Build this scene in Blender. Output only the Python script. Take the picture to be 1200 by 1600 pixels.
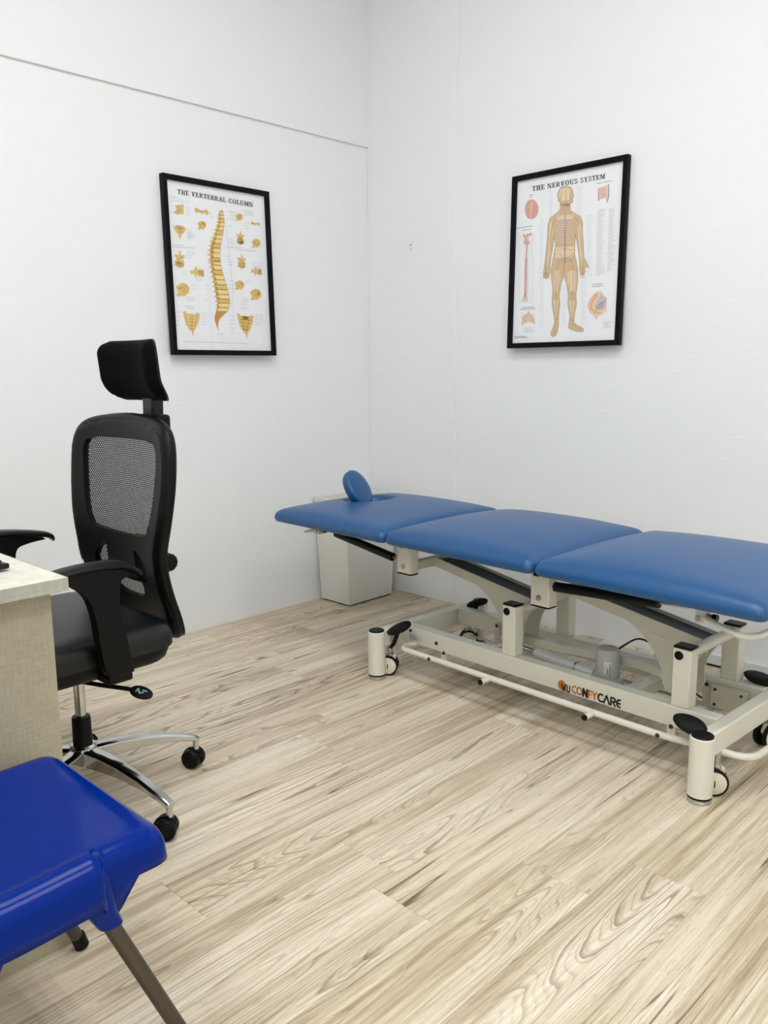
import bpy, math, random
import numpy as np
from mathutils import Matrix, Vector, Euler
for o in list(bpy.data.objects): bpy.data.objects.remove(o)
scene = bpy.context.scene
COL = scene.collection
R = math.radians

# ------------------------------------------------------------------ camera
F_PX, YAW, PITCH, ROLL = 1311.57, 0.7725, 0.1682, -0.0088
CAM = Vector((3.0431, -3.0332, 1.1139))
def cam_axes():
    cy, sy = math.cos(YAW), math.sin(YAW)
    f = Vector((-sy, cy, 0)); r = Vector((cy, sy, 0)); u = Vector((0, 0, 1))
    cp, sp = math.cos(PITCH), math.sin(PITCH)
    Fw = f*cp - u*sp; U = u*cp + f*sp
    cr, sr = math.cos(ROLL), math.sin(ROLL)
    return r*cr + U*sr, U*cr - r*sr, Fw
cr_, cu_, cf_ = cam_axes()
cam_d = bpy.data.cameras.new('camera'); cam = bpy.data.objects.new('camera', cam_d); COL.objects.link(cam)
cam.matrix_world = Matrix((( cr_.x, cu_.x, -cf_.x, CAM.x), (cr_.y, cu_.y, -cf_.y, CAM.y), (cr_.z, cu_.z, -cf_.z, CAM.z), (0, 0, 0, 1)))
cam_d.sensor_fit = 'VERTICAL'; cam_d.sensor_height = 24; cam_d.lens = F_PX/1600*24
cam_d.clip_start = 0.02
scene.camera = cam

# ------------------------------------------------------------------ world, exposure, lamp strength
w = bpy.data.worlds.new('room_world'); scene.world = w; w.use_nodes = True
w.node_tree.nodes['Background'].inputs[0].default_value = (0.8, 0.85, 0.9, 1)
w.node_tree.nodes['Background'].inputs[1].default_value = 0.25
vs = scene.view_settings
vs.view_transform = 'Standard'; vs.look = 'None'; vs.gamma = 1; vs.use_curve_mapping = False
vs.exposure = 0.0
TUBE_STRENGTH = 31.5
TUBE_COLOR = (0.955, 0.982, 1.0)
LAMPS = [(1.85, -1.85), (3.65, -1.85), (1.85, -3.65), (3.65, -3.65)]
ROOM_X, ROOM_Y, ROOM_H = 4.8, -4.8, 3.2

# ------------------------------------------------------------------ materials
MATS = {}
def srgb(r, g, b):
    f = lambda c: (c/255/12.92 if c/255 <= .04045 else ((c/255+.055)/1.055)**2.4)
    return (f(r), f(g), f(b), 1)
def N(nt, t, **kw):
    n = nt.nodes.new(t)
    for k, v in kw.items():
        if k in ('loc',): continue
        setattr(n, k, v)
    return n
def mat(name, col, rough=.5, metal=0, spec=.5, coat=0, bump=None, var=None, trans=None):
    """principled material; bump=(scale,strength,distance); var=(scale, amount) faint tone variation"""
    m = bpy.data.materials.new(name); m.use_nodes = True; nt = m.node_tree
    b = nt.nodes['Principled BSDF']
    b.inputs['Base Color'].default_value = col; b.inputs['Roughness'].default_value = rough
    b.inputs['Metallic'].default_value = metal; b.inputs['Specular IOR Level'].default_value = spec
    b.inputs['Coat Weight'].default_value = coat
    tc = N(nt, 'ShaderNodeTexCoord')
    if var:
        no = N(nt, 'ShaderNodeTexNoise'); no.inputs['Scale'].default_value = var[0]; no.inputs['Detail'].default_value = 4
        nt.links.new(tc.outputs['Object'], no.inputs['Vector'])
        mr = N(nt, 'ShaderNodeMapRange'); mr.inputs['From Min'].default_value = .3; mr.inputs['From Max'].default_value = .7
        mr.inputs['To Min'].default_value = 1-var[1]; mr.inputs['To Max'].default_value = 1+var[1]
        nt.links.new(no.outputs[0], mr.inputs[0])
        hs = N(nt, 'ShaderNodeHueSaturation'); hs.inputs['Color'].default_value = col
        nt.links.new(mr.outputs[0], hs.inputs['Value']); nt.links.new(hs.outputs[0], b.inputs['Base Color'])
    if bump:
        no = N(nt, 'ShaderNodeTexNoise'); no.inputs['Scale'].default_value = bump[0]; no.inputs['Detail'].default_value = 3
        nt.links.new(tc.outputs['Object'], no.inputs['Vector'])
        bp = N(nt, 'ShaderNodeBump'); bp.inputs['Strength'].default_value = bump[1]; bp.inputs['Distance'].default_value = bump[2]
        nt.links.new(no.outputs[0], bp.inputs['Height']); nt.links.new(bp.outputs[0], b.inputs['Normal'])
    MATS[name] = m
    return m

def plaster(name, col):
    m = mat(name, col, .6, spec=.25); nt = m.node_tree; b = nt.nodes['Principled BSDF']
    tc = N(nt, 'ShaderNodeTexCoord')
    # soft trowel waves + sparse chips and drags
    n1 = N(nt, 'ShaderNodeTexNoise'); n1.inputs['Scale'].default_value = 3.5; n1.inputs['Detail'].default_value = 6; n1.inputs['Roughness'].default_value = .55; n1.inputs['Distortion'].default_value = .6
    nt.links.new(tc.outputs['Object'], n1.inputs['Vector'])
    mp = N(nt, 'ShaderNodeMapping'); mp.inputs['Rotation'].default_value = (.5, .6, .3); mp.inputs['Scale'].default_value = (9, 9, 26)
    nt.links.new(tc.outputs['Object'], mp.inputs['Vector'])
    n2 = N(nt, 'ShaderNodeTexNoise'); n2.inputs['Scale'].default_value = 1.0; n2.inputs['Detail'].default_value = 5; n2.inputs['Distortion'].default_value = 1.2
    nt.links.new(mp.outputs[0], n2.inputs['Vector'])
    r2 = N(nt, 'ShaderNodeMapRange'); r2.inputs['From Min'].default_value = .60; r2.inputs['From Max'].default_value = .74
    nt.links.new(n2.outputs[0], r2.inputs[0])
    n3 = N(nt, 'ShaderNodeTexNoise'); n3.inputs['Scale'].default_value = 45; n3.inputs['Detail'].default_value = 2
    nt.links.new(tc.outputs['Object'], n3.inputs['Vector'])
    ad = N(nt, 'ShaderNodeMath', operation='MULTIPLY_ADD'); ad.inputs[1].default_value = .35
    nt.links.new(r2.outputs[0], ad.inputs[0]); nt.links.new(n1.outputs[0], ad.inputs[2])
    ad2 = N(nt, 'ShaderNodeMath', operation='MULTIPLY_ADD'); ad2.inputs[1].default_value = .06
    nt.links.new(n3.outputs[0], ad2.inputs[0]); nt.links.new(ad.outputs[0], ad2.inputs[2])
    bp = N(nt, 'ShaderNodeBump'); bp.inputs['Strength'].default_value = .24; bp.inputs['Distance'].default_value = .008
    nt.links.new(ad2.outputs[0], bp.inputs['Height']); nt.links.new(bp.outputs[0], b.inputs['Normal'])
    return m

def wood_floor():
    m = mat('vinyl_oak', (1, 1, 1, 1), .38, spec=.4); nt = m.node_tree; b = nt.nodes['Principled BSDF']; L = nt.links.new
    tc = N(nt, 'ShaderNodeTexCoord'); oi = N(nt, 'ShaderNodeObjectInfo')
    sc = N(nt, 'ShaderNodeVectorMath', operation='SCALE'); sc.inputs[0].default_value = (37.3, 91.7, 11.1)
    L(oi.outputs['Random'], sc.inputs['Scale'])
    ad = N(nt, 'ShaderNodeVectorMath', operation='ADD'); L(tc.outputs['Object'], ad.inputs[0]); L(sc.outputs[0], ad.inputs[1])
    def mapped(s):
        mp = N(nt, 'ShaderNodeVectorMath', operation='MULTIPLY'); mp.inputs[1].default_value = s; L(ad.outputs[0], mp.inputs[0]); return mp.outputs[0]
    def noise(vec, detail=3, rough=.5, dist=0, scale=1):
        n = N(nt, 'ShaderNodeTexNoise'); n.inputs['Scale'].default_value = scale; n.inputs['Detail'].default_value = detail
        n.inputs['Roughness'].default_value = rough; n.inputs['Distortion'].default_value = dist; L(vec, n.inputs['Vector']); return n.outputs[0]
    def math_(op, a, bb=None, c=None):
        n = N(nt, 'ShaderNodeMath', operation=op)
        for i, v in enumerate((a, bb, c)):
            if v is None: continue
            if isinstance(v, (int, float)): n.inputs[i].default_value = v
            else: L(v, n.inputs[i])
        return n.outputs[0]
    def rng(v, a, bb, c=0, d=1):
        n = N(nt, 'ShaderNodeMapRange', interpolation_type='SMOOTHSTEP'); L(v, n.inputs[0])
        for i, x in enumerate((a, bb, c, d)): n.inputs[i+1].default_value = x
        return n.outputs[0]
    # growth rings: contour lines of a field stretched along the plank
    field = noise(mapped((6.5, .62, 1)), 2, .4, .15)
    wob = noise(mapped((30, 7, 1)), 3, .55)
    ph = math_('MULTIPLY_ADD', wob, .022, field)
    ring = math_('FRACT', math_('MULTIPLY', ph, 26.0))
    edge = rng(ring, .70, .97)                    # slow darkening then a crisp edge
    edge = math_('MULTIPLY', edge, rng(ring, 1.0, .975))
    ring2 = math_('FRACT', math_('MULTIPLY', math_('MULTIPLY_ADD', wob, .012, field), 74.0)); e2 = math_('MULTIPLY', rng(ring2, .55, .95), rng(ring2, 1.0, .96))
    amt = rng(noise(mapped((3.2, .8, 1)), 2), .36, .66, .10, 1)   # rings strong only in places
    edge = math_('MULTIPLY', edge, amt)
    edge = math_('MAXIMUM', edge, math_('MULTIPLY', e2, math_('MULTIPLY', amt, .42)))
    fib = noise(mapped((230, 5.5, 1)), 4, .65)     # fine straight fibres
    fib2 = noise(mapped((55, 1.6, 1)), 4, .6)      # streaks
    tone = noise(mapped((9, .8, 1)), 2, .5)
    pores = rng(noise(mapped((420, 26, 1)), 1), .62, .72)
    # dark checks along the grain
    chk_f = noise(mapped((24, .75, 1)), 2, .4, .4)
    chk = rng(math_('ABSOLUTE', math_('SUBTRACT', chk_f, .5)), .020, .0)
    chk = math_('MULTIPLY', chk, rng(noise(mapped((7, 2.2, 1)), 2), .53, .64))
    v = math_('MULTIPLY_ADD', rng(fib2, .3, .7), .40, math_('MULTIPLY', rng(tone, .3, .7), .36))
    v = math_('MULTIPLY_ADD', rng(fib, .3, .7), .26, v)
    v = math_('MULTIPLY_ADD', oi.outputs['Random'], .05, v)
    cr = N(nt, 'ShaderNodeValToRGB'); L(v, cr.inputs[0])
    cr.color_ramp.elements[0].position = .12; cr.color_ramp.elements[0].color = srgb(176, 155, 126)
    cr.color_ramp.elements[1].position = .88; cr.color_ramp.elements[1].color = srgb(243, 232, 211)
    e = cr.color_ramp.elements.new(.5); e.color = srgb(221, 205, 177)
    mx = N(nt, 'ShaderNodeMix', data_type='RGBA'); L(cr.outputs[0], mx.inputs['A']); mx.inputs['B'].default_value = srgb(134, 112, 84)
    L(math_('MULTIPLY', edge, .80), mx.inputs['Factor'])
    mx2 = N(nt, 'ShaderNodeMix', data_type='RGBA'); L(mx.outputs['Result'], mx2.inputs['A']); mx2.inputs['B'].default_value = srgb(88, 64, 42)
    L(math_('MULTIPLY', chk, .85), mx2.inputs['Factor'])
    mx3 = N(nt, 'ShaderNodeMix', data_type='RGBA'); L(mx2.outputs['Result'], mx3.inputs['A']); mx3.inputs['B'].default_value = srgb(150, 130, 104)
    L(math_('MULTIPLY', pores, .35), mx3.inputs['Factor'])
    L(mx3.outputs['Result'], b.inputs['Base Color'])
    bp = N(nt, 'ShaderNodeBump'); bp.inputs['Strength'].default_value = .12; bp.inputs['Distance'].default_value = .001
    L(fib, bp.inputs['Height']); L(bp.outputs[0], b.inputs['Normal'])
    return m

def linen(name, col):
    """woven laminate print for the desk"""
    m = mat(name, col, .45, spec=.35); nt = m.node_tree; b = nt.nodes['Principled BSDF']; L = nt.links.new
    tc = N(nt, 'ShaderNodeTexCoord')
    outs = []
    for s in ((40, 260, 30), (40, 30, 260)):
        mp = N(nt, 'ShaderNodeVectorMath', operation='MULTIPLY'); mp.inputs[1].default_value = s; L(tc.outputs['Object'], mp.inputs[0])
        n = N(nt, 'ShaderNodeTexNoise'); n.inputs['Scale'].default_value = 1; n.inputs['Detail'].default_value = 3; L(mp.outputs[0], n.inputs['Vector']); outs.append(n.outputs[0])
    a = N(nt, 'ShaderNodeMath', operation='ADD'); L(outs[0], a.inputs[0]); L(outs[1], a.inputs[1])
    mr = N(nt, 'ShaderNodeMapRange'); L(a.outputs[0], mr.inputs[0]); mr.inputs[1].default_value = .65; mr.inputs[2].default_value = 1.35; mr.inputs[3].default_value = .84; mr.inputs[4].default_value = 1.12
    hs = N(nt, 'ShaderNodeHueSaturation'); hs.inputs['Color'].default_value = col; L(mr.outputs[0], hs.inputs['Value']); L(hs.outputs[0], b.inputs['Base Color'])
    return m

def pane_glass():
    m = bpy.data.materials.new('pane_glass'); m.use_nodes = True; nt = m.node_tree; nt.nodes.clear()
    o = N(nt, 'ShaderNodeOutputMaterial'); t = N(nt, 'ShaderNodeBsdfTransparent'); g = N(nt, 'ShaderNodeBsdfGlossy'); g.inputs['Roughness'].default_value = .02
    lw = N(nt, 'ShaderNodeLayerWeight'); lw.inputs['Blend'].default_value = .5; pw = N(nt, 'ShaderNodeMath', operation='POWER'); pw.inputs[1].default_value = 5; nt.links.new(lw.outputs['Facing'], pw.inputs[0])
    f = N(nt, 'ShaderNodeMath', operation='MULTIPLY_ADD'); f.inputs[1].default_value = .6; f.inputs[2].default_value = .02; nt.links.new(pw.outputs[0], f.inputs[0]); mx = N(nt, 'ShaderNodeMixShader')
    nt.links.new(f.outputs[0], mx.inputs[0]); nt.links.new(t.outputs[0], mx.inputs[1]); nt.links.new(g.outputs[0], mx.inputs[2]); nt.links.new(mx.outputs[0], o.inputs[0])
    MATS['pane_glass'] = m; return m

def vcol_print(name):
    m = bpy.data.materials.new(name); m.use_nodes = True; nt = m.node_tree; b = nt.nodes['Principled BSDF']
    a = N(nt, 'ShaderNodeVertexColor', layer_name='ink'); nt.links.new(a.outputs[0], b.inputs['Base Color']); b.inputs['Roughness'].default_value = .6
    b.inputs['Specular IOR Level'].default_value = .2
    MATS[name] = m; return m

plaster('wall_paint', srgb(247, 248, 249)); plaster('ceiling_paint', srgb(247, 248, 249))
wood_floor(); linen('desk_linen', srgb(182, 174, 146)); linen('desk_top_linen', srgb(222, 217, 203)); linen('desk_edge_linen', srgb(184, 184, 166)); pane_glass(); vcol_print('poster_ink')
mat('subfloor', srgb(60, 50, 40), .8, bump=(60, .3, .001))
mat('white_trim', srgb(226, 228, 230), .45, bump=(80, .05, .001)); mat('dark_gap', srgb(45, 34, 28), .7, var=(20, .2))
mat('cream_steel', srgb(231, 228, 212), .32, spec=.5, bump=(260, .06, .0005)); mat('cream_plate', srgb(216, 213, 196), .4, bump=(260, .06, .0005))
mat('channel_grey', srgb(84, 92, 90), .45, var=(14, .15)); mat('black_plastic', srgb(5, 6, 7), .42, spec=.2, bump=(400, .1, .0004))
mat('black_rubber', srgb(8, 9, 10), .6, spec=.25, bump=(300, .1, .0004)); mat('chrome', srgb(205, 205, 203), .12, metal=1, var=(8, .04))
mat('steel', srgb(190, 190, 186), .28, metal=1, var=(40, .05)); mat('dull_steel', srgb(92, 88, 80), .36, metal=1, bump=(300, .12, .0004))
mat('blue_vinyl', srgb(16, 80, 134), .36, spec=.6, bump=(420, .07, .0005)); mat('actuator_silver', srgb(205, 206, 204), .35, metal=.15, var=(30, .05))
mat('motor_grey', srgb(172, 174, 168), .5, bump=(200, .08, .0005)); mat('wheel_cream', srgb(232, 226, 204), .4, bump=(200, .05, .0005))
mat('blue_plastic', srgb(0, 38, 128), .16, spec=.12, bump=(9, .05, .003)); mat('planter_white', srgb(232, 231, 222), .25, bump=(30, .03, .001))
mat('black_fabric', srgb(5, 5, 6), .9, spec=.12, bump=(700, .3, .0006)); mat('black_leather', srgb(9, 11, 14), .36, spec=.4, bump=(260, .18, .0007))
mat('black_gloss', srgb(6, 9, 11), .3, spec=.35, bump=(300, .05, .0004)); mat('mesh_thread', srgb(14, 14, 16), .6, spec=.3, var=(90, .2))
mat('frame_black', srgb(6, 9, 13), .45, spec=.12, bump=(200, .06, .0005)); mat('poster_paper', srgb(250, 250, 252), .5, spec=.2, var=(5, .01))
mat('logo_orange', srgb(226, 132, 42), .5, var=(200, .08)); mat('logo_black', srgb(24, 22, 22), .5, var=(200, .1)); mat('logo_rust', srgb(196, 98, 34), .5, var=(200, .1))
mat('sticker_white', srgb(216, 216, 210), .5, var=(60, .03)); mat('print_grey', srgb(120, 120, 118), .6, var=(60, .1)); mat('teal_print', srgb(150, 205, 190), .5, var=(90, .1))
mat('brass_bolt', srgb(150, 138, 84), .35, metal=1, var=(40, .1)); mat('cable_white', srgb(214, 212, 204), .4, bump=(100, .05, .0005))
mat('housing_white', srgb(235, 235, 235), .4, bump=(50, .03, .001)); mat('key_grey', srgb(52, 54, 57), .45, var=(60, .1)); mat('scuff', srgb(150, 150, 146), .8, var=(90, .3))
m = bpy.data.materials.new('tube_glow'); m.use_nodes = True; b = m.node_tree.nodes['Principled BSDF']
b.inputs['Emission Color'].default_value = (*TUBE_COLOR, 1); b.inputs['Emission Strength'].default_value = TUBE_STRENGTH; MATS['tube_glow'] = m

# ------------------------------------------------------------------ mesh helpers
class MB:
    def __init__(s): s.v = []; s.f = []; s.c = []
    def add(s, vs, fs, col=None):
        o = len(s.v); s.v += [tuple(map(float, p)) for p in vs]; s.f += [tuple(i+o for i in f) for f in fs]
        s.c += [col]*len(fs); return s
    def box(s, x0, x1, y0, y1, z0, z1):
        return s.add([(x, y, z) for z in (z0, z1) for y in (y0, y1) for x in (x0, x1)],
                     [(0, 2, 3, 1), (4, 5, 7, 6), (0, 1, 5, 4), (2, 6, 7, 3), (0, 4, 6, 2), (1, 3, 7, 5)])
    def prism(s, poly, axis, a, b):
        """poly: 2-D points; axis 'x': (y,z) 'y': (x,z) 'z': (x,y)"""
        def P(q, t): return {'x': (t, q[0], q[1]), 'y': (q[0], t, q[1]), 'z': (q[0], q[1], t)}[axis]
        n = len(poly)
        return s.add([P(q, a) for q in poly]+[P(q, b) for q in poly],
                     [tuple(range(n))[::-1], tuple(range(n, 2*n))]+[(i, (i+1) % n, n+(i+1) % n, n+i) for i in range(n)])
    def tube(s, path, r, n=10, caps=True):
        P = [Vector(p) for p in path]; rs = r if isinstance(r, (list, tuple)) else [r]*len(P)
        t0 = (P[1]-P[0]).normalized(); up = Vector((0, 0, 1)) if abs(t0.z) < .9 else Vector((1, 0, 0))
        nrm = t0.cross(up).normalized(); vs = []; m = len(P)
        for i, p in enumerate(P):
            t = ((P[min(i+1, m-1)]-p).normalized()+(p-P[max(i-1, 0)]).normalized()).normalized()
            nrm = (nrm-t*nrm.dot(t)).normalized(); bn = t.cross(nrm)
            for k in range(n):
                a = 2*math.pi*k/n; vs.append(p+(nrm*math.cos(a)+bn*math.sin(a))*rs[i])
        fs = [(i*n+k, i*n+(k+1) % n, (i+1)*n+(k+1) % n, (i+1)*n+k) for i in range(m-1) for k in range(n)]
        if caps: fs += [tuple(range(n))[::-1], tuple((m-1)*n+k for k in range(n))]
        return s.add(vs, fs)
    def cyl(s, p0, p1, r0, r1=None, n=24): return s.tube([p0, p1], [r0, r0 if r1 is None else r1], n)
    def lathe(s, prof, c=(0, 0, 0), axis='z', n=28):
        vs = []
        for r, t in prof:
            for k in range(n):
                a = 2*math.pi*k/n; x, y = r*math.cos(a), r*math.sin(a)
                q = {'z': (x, y, t), 'y': (x, t, y), 'x': (t, x, y)}[axis]; vs.append((c[0]+q[0], c[1]+q[1], c[2]+q[2]))
        m = len(prof); fs = [(i*n+k, i*n+(k+1) % n, (i+1)*n+(k+1) % n, (i+1)*n+k) for i in range(m-1) for k in range(n)]
        fs += [tuple(range(n))[::-1], tuple((m-1)*n+k for k in range(n))]
        return s.add(vs, fs)
    def xform(s, M, start=0):
        for i in range(start, len(s.v)): s.v[i] = tuple(M @ Vector(s.v[i]))
        return s
    def build(s, name, mt, parent=None, bevel=0, ang=35, sub=0, solid=0, ink=False, seg=2):
        me = bpy.data.meshes.new(name); me.from_pydata(s.v, [], s.f); me.validate()
        import bmesh
        if not ink:
            bm = bmesh.new(); bm.from_mesh(me); bmesh.ops.recalc_face_normals(bm, faces=bm.faces); bm.to_mesh(me); bm.free()
        me.materials.append(MATS[mt])
        if ink:
            ca = me.color_attributes.new('ink', 'FLOAT_COLOR', 'CORNER')
            for p, c in zip(me.polygons, s.c):
                for li in p.loop_indices: ca.data[li].color = c
        me.shade_smooth(); me.set_sharp_from_angle(angle=R(ang)); me.update()
        o = bpy.data.objects.new(name, me); COL.objects.link(o); o.parent = parent
        if solid: md = o.modifiers.new('thick', 'SOLIDIFY'); md.thickness = solid; md.offset = -1
        if bevel: md = o.modifiers.new('edge', 'BEVEL'); md.width = bevel; md.segments = seg; md.limit_method = 'ANGLE'; md.angle_limit = R(40); md.harden_normals = False
        if sub: md = o.modifiers.new('smooth', 'SUBSURF'); md.levels = sub; md.render_levels = sub
        return o
def smooth(pts, n=6, closed=False):
    P = [Vector(p) for p in pts]; out = []; m = len(P)
    for i in range(m if closed else m-1):
        g = (lambda k: P[k % m]) if closed else (lambda k: P[max(0, min(m-1, k))])
        a, b, c, d = g(i-1), g(i), g(i+1), g(i+2)
        for k in range(n):
            t = k/n; out.append(.5*((2*b)+(c-a)*t+(2*a-5*b+4*c-d)*t*t+(3*b-a-3*c+d)*t**3))
    if not closed: out.append(P[-1])
    return out
def fillet(pts, r, n=6):
    P = [Vector(p) for p in pts]; out = [P[0]]
    for i in range(1, len(P)-1):
        a = (P[i-1]-P[i]); b = (P[i+1]-P[i]); rr = min(r, a.length*.49, b.length*.49)
        A = P[i]+a.normalized()*rr; B = P[i]+b.normalized()*rr
        for k in range(n+1):
            t = k/n; out.append((1-t)**2*A+2*t*(1-t)*P[i]+t*t*B)
    out.append(P[-1]); return out
def thing(name, label, cat, loc=(0, 0, 0), rz=0, group=None):
    o = bpy.data.objects.new(name, None); COL.objects.link(o); o.location = loc; o.rotation_euler = (0, 0, rz); o.empty_display_size = .05
    return tag(o, label, cat, group)
def tag(o, label, cat, group=None, kind=None):
    o['label'] = label
    if cat: o['category'] = cat
    if group: o['group'] = group
    if kind: o['kind'] = kind
    return o
def struct(o, label=None):
    o['kind'] = 'structure'
    if label: o['label'] = label
    return o
def sdf_grid(xs, ys, sdf):
    """keeps the cells inside sdf<0, snaps the rim vertices onto the outline; returns verts2d, faces, rim flags"""
    nx, ny = len(xs), len(ys); keep = {}
    for i in range(nx-1):
        for j in range(ny-1):
            if sdf((xs[i]+xs[i+1])/2, (ys[j]+ys[j+1])/2) < 0: keep[(i, j)] = 1
    cnt = {}
    for (i, j) in keep:
        for q in ((i, j), (i+1, j), (i+1, j+1), (i, j+1)): cnt[q] = cnt.get(q, 0)+1
    idx = {}; vs = []; rim = []
    for q in cnt:
        x, y = xs[q[0]], ys[q[1]]; r = cnt[q] < 4
        if r:
            for _ in range(6):
                d = sdf(x, y); e = 1e-4; gx = (sdf(x+e, y)-sdf(x-e, y))/(2*e); gy = (sdf(x, y+e)-sdf(x, y-e))/(2*e); g = gx*gx+gy*gy+1e-9
                x -= d*gx/g; y -= d*gy/g
        idx[q] = len(vs); vs.append((x, y)); rim.append(r)
    fs = [tuple(idx[q] for q in ((i, j), (i+1, j), (i+1, j+1), (i, j+1))) for (i, j) in keep]
    return vs, fs, rim
def rrect(x, y, cx, cy, hx, hy, r):
    qx, qy = abs(x-cx)-hx+r, abs(y-cy)-hy+r
    return math.hypot(max(qx, 0), max(qy, 0))+min(max(qx, qy), 0)-r
def shell(vs2, fs, rim, top, bot):
    """closed solid from a 2-D sheet and two height maps (functions -> 3-D points)"""
    n = len(vs2); V = [top(*p) for p in vs2]+[bot(*p) for p in vs2]
    F = [f for f in fs]+[tuple(i+n for i in f[::-1]) for f in fs]
    ed = {}
    for f in fs:
        for a, b in zip(f, f[1:]+f[:1]): ed[(a, b)] = 1
    for (a, b) in ed:
        if (b, a) not in ed: F.append((b, a, a+n, b+n))
    return V, F
def sstep(t): t = max(0, min(1, t)); return t*t*(3-2*t)

# ------------------------------------------------------------------ room shell
fl = MB().box(0, ROOM_X, ROOM_Y, 0, -.06, -.004).build('floor', 'subfloor'); struct(fl, 'pale oak vinyl plank floor')
PW, PL = .1785, 1.22
def plank_mesh(length):
    b = MB().box(.0002, PW-.0002, .0002, length-.0002, -.004, 0)
    o = b.build('plank', 'vinyl_oak', fl, bevel=.0006, seg=1); return o
rnd = random.Random(4)
proto = plank_mesh(PL); first = True
known = {-1: -1.86, 0: -1.56, 1: -1.39}
k0 = int(math.floor((0-2.035)/PW)); k1 = int(math.ceil((ROOM_X-2.035)/PW))
cuts = {}
for k in range(k0, k1):
    x0 = 2.035+k*PW
    off = known.get(k, rnd.uniform(0, PL)); off = off % PL
    y = ROOM_Y-PL+((off-ROOM_Y) % PL)
    while y < 0:
        xa, xb, ya, yb = max(x0, 0), min(x0+PW, ROOM_X), max(y, ROOM_Y), min(y+PL, 0)
        if xb-xa > .004 and yb-ya > .004:
            if xb-xa > PW-1e-6 and yb-ya > PL-1e-6:
                o = proto if first else proto.copy()
                if not first: COL.objects.link(o)
                first = False; o.location = (x0, y, 0)
            else:
                o = MB().box(xa-x0+.0004, xb-x0-.0004, ya-y+.0004, yb-y-.0004, -.004, 0).build('plank', 'vinyl_oak', fl, bevel=.0006, seg=1); o.location = (x0, y, 0)
        y += PL
T = .12
struct(MB().box(-T, 0, ROOM_Y-T, T, 0, ROOM_H).build('wall_left', 'wall_paint'), 'white plastered wall behind the vertebral column poster')
struct(MB().box(0, ROOM_X+T, 0, T, 0, ROOM_H).build('wall_right', 'wall_paint'), 'white plastered wall behind the nervous system poster')
struct(MB().box(ROOM_X, ROOM_X+T, ROOM_Y-T, 0, 0, ROOM_H).build('wall_side', 'wall_paint'), 'plain white wall to the right of the viewer')
struct(MB().box(0, ROOM_X, ROOM_Y-T, ROOM_Y, 0, ROOM_H).build('wall_back', 'wall_paint'), 'plain white wall behind the viewer')
struct(MB().box(-T, ROOM_X+T, ROOM_Y-T, T, ROOM_H, ROOM_H+.1).build('ceiling', 'ceiling_paint'), 'flat white ceiling')
# upper part of the left wall stands proud and ends in a thin ledge; plastered pier in the corner of the right wall
struct(MB().box(-.001, .011, ROOM_Y, -.0, 2.168, ROOM_H).build('trim_1', 'wall_paint', bevel=.002), 'thin ledge where the upper left wall stands proud')
struct(MB().box(0, .556, -.006, .001, 0, ROOM_H).build('trim_2', 'wall_paint', bevel=.003), 'shallow plastered pier in the room corner')
bb = struct(MB().box(1.66, ROOM_X, -.016, .001, .010, .048).build('baseboard_right', 'white_trim', bevel=.002), 'low white skirting strip along the right wall')
MB().box(1.66, ROOM_X, -.010, .001, .0005, .010).build('gap_strip', 'dark_gap', bb)
nl = MB(); nl.lathe([(.002, 0), (.0035, -.004), (.002, -.008)], (.287, -.006, 1.688), 'y', 10); nl.box(.283, .286, -.0085, -.006, 1.668, 1.676); nl.box(.290, .293, -.0082, -.006, 1.697, 1.702)
tag(nl.build('wall_nail', 'scuff'), 'tiny grey nail stub left in the white wall between the posters', 'nail')

# ------------------------------------------------------------------ ceiling lamps (above the frame)
def lamp(x, y, i):
    t = thing('ceiling_light', ['flat three-strip ceiling light nearest the posters and room corner', 'flat three-strip ceiling light beyond the treatment table foot end', 'flat three-strip ceiling light on the desk side behind the viewer', 'flat three-strip ceiling light farthest behind the viewer'][i], 'light', (x, y, ROOM_H), 0, 'three-strip ceiling lights')
    h = MB(); h.box(-.60, .60, -.31, .31, -.040, 0)
    for a in (-.31, .298): h.box(-.60, .60, a, a+.012, -.056, -.040)
    for a in (-.60, .588): h.box(a, a+.012, -.298, .298, -.056, -.040)
    h.build('housing', 'housing_white', t)
    for q in (-.20, 0, .20): MB().box(-.56, .56, q-.032, q+.032, -.0445, -.0405).build('light_strip', 'tube_glow', t)
for i, (x, y) in enumerate(LAMPS): lamp(x, y, i)

# ------------------------------------------------------------------ treatment table (local X along its length, Y towards the wall)
TA = R(-2.69)
tt = thing('treatment_table', 'three-section treatment table with blue vinyl cushions on a cream steel lifting frame', 'treatment table', (.975, -.955, 0), TA)
LX, WY = 1.237, .575
def bolt(parent, x, y, z, r=.0065, d=-1, m='steel', axis='y', name='bolt'):
    pr = [(r*1.35, 0), (r*1.35, d*.0015), (r, d*.002), (r*.95, d*.005), (r*.5, d*.005), (r*.45, d*.003), (.0001, d*.003)]
    return MB().lathe(pr, (x, y, z), axis, 16).build(name, m, parent)
def make_column(x, y):
    c = MB().lathe([(.0315, .019), (.0315, .176), (.0295, .1785), (.0001, .1785)], (x, y, 0), n=36).build('column', 'cream_steel', tt)
    MB().lathe([(.0282, .176), (.0282, .1815), (.0255, .1835), (.0001, .183)], (x, y, 0), n=36).build('cap', 'black_plastic', c)
    MB().lathe([(.0001, .0), (.0295, 0), (.0305, .002), (.0305, .0065), (.0295, .0075), (.0308, .0085), (.0308, .013), (.0001, .013)], (x, y, 0), n=36).build('foot', 'steel', c)
    MB().lathe([(.0001, .013), (.0305, .013), (.0305, .018), (.0001, .018)], (x, y, 0), n=36).build('ring', 'black_rubber', c)
for x in (0, LX):
    for y in (0, WY): make_column(x, y)
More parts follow.
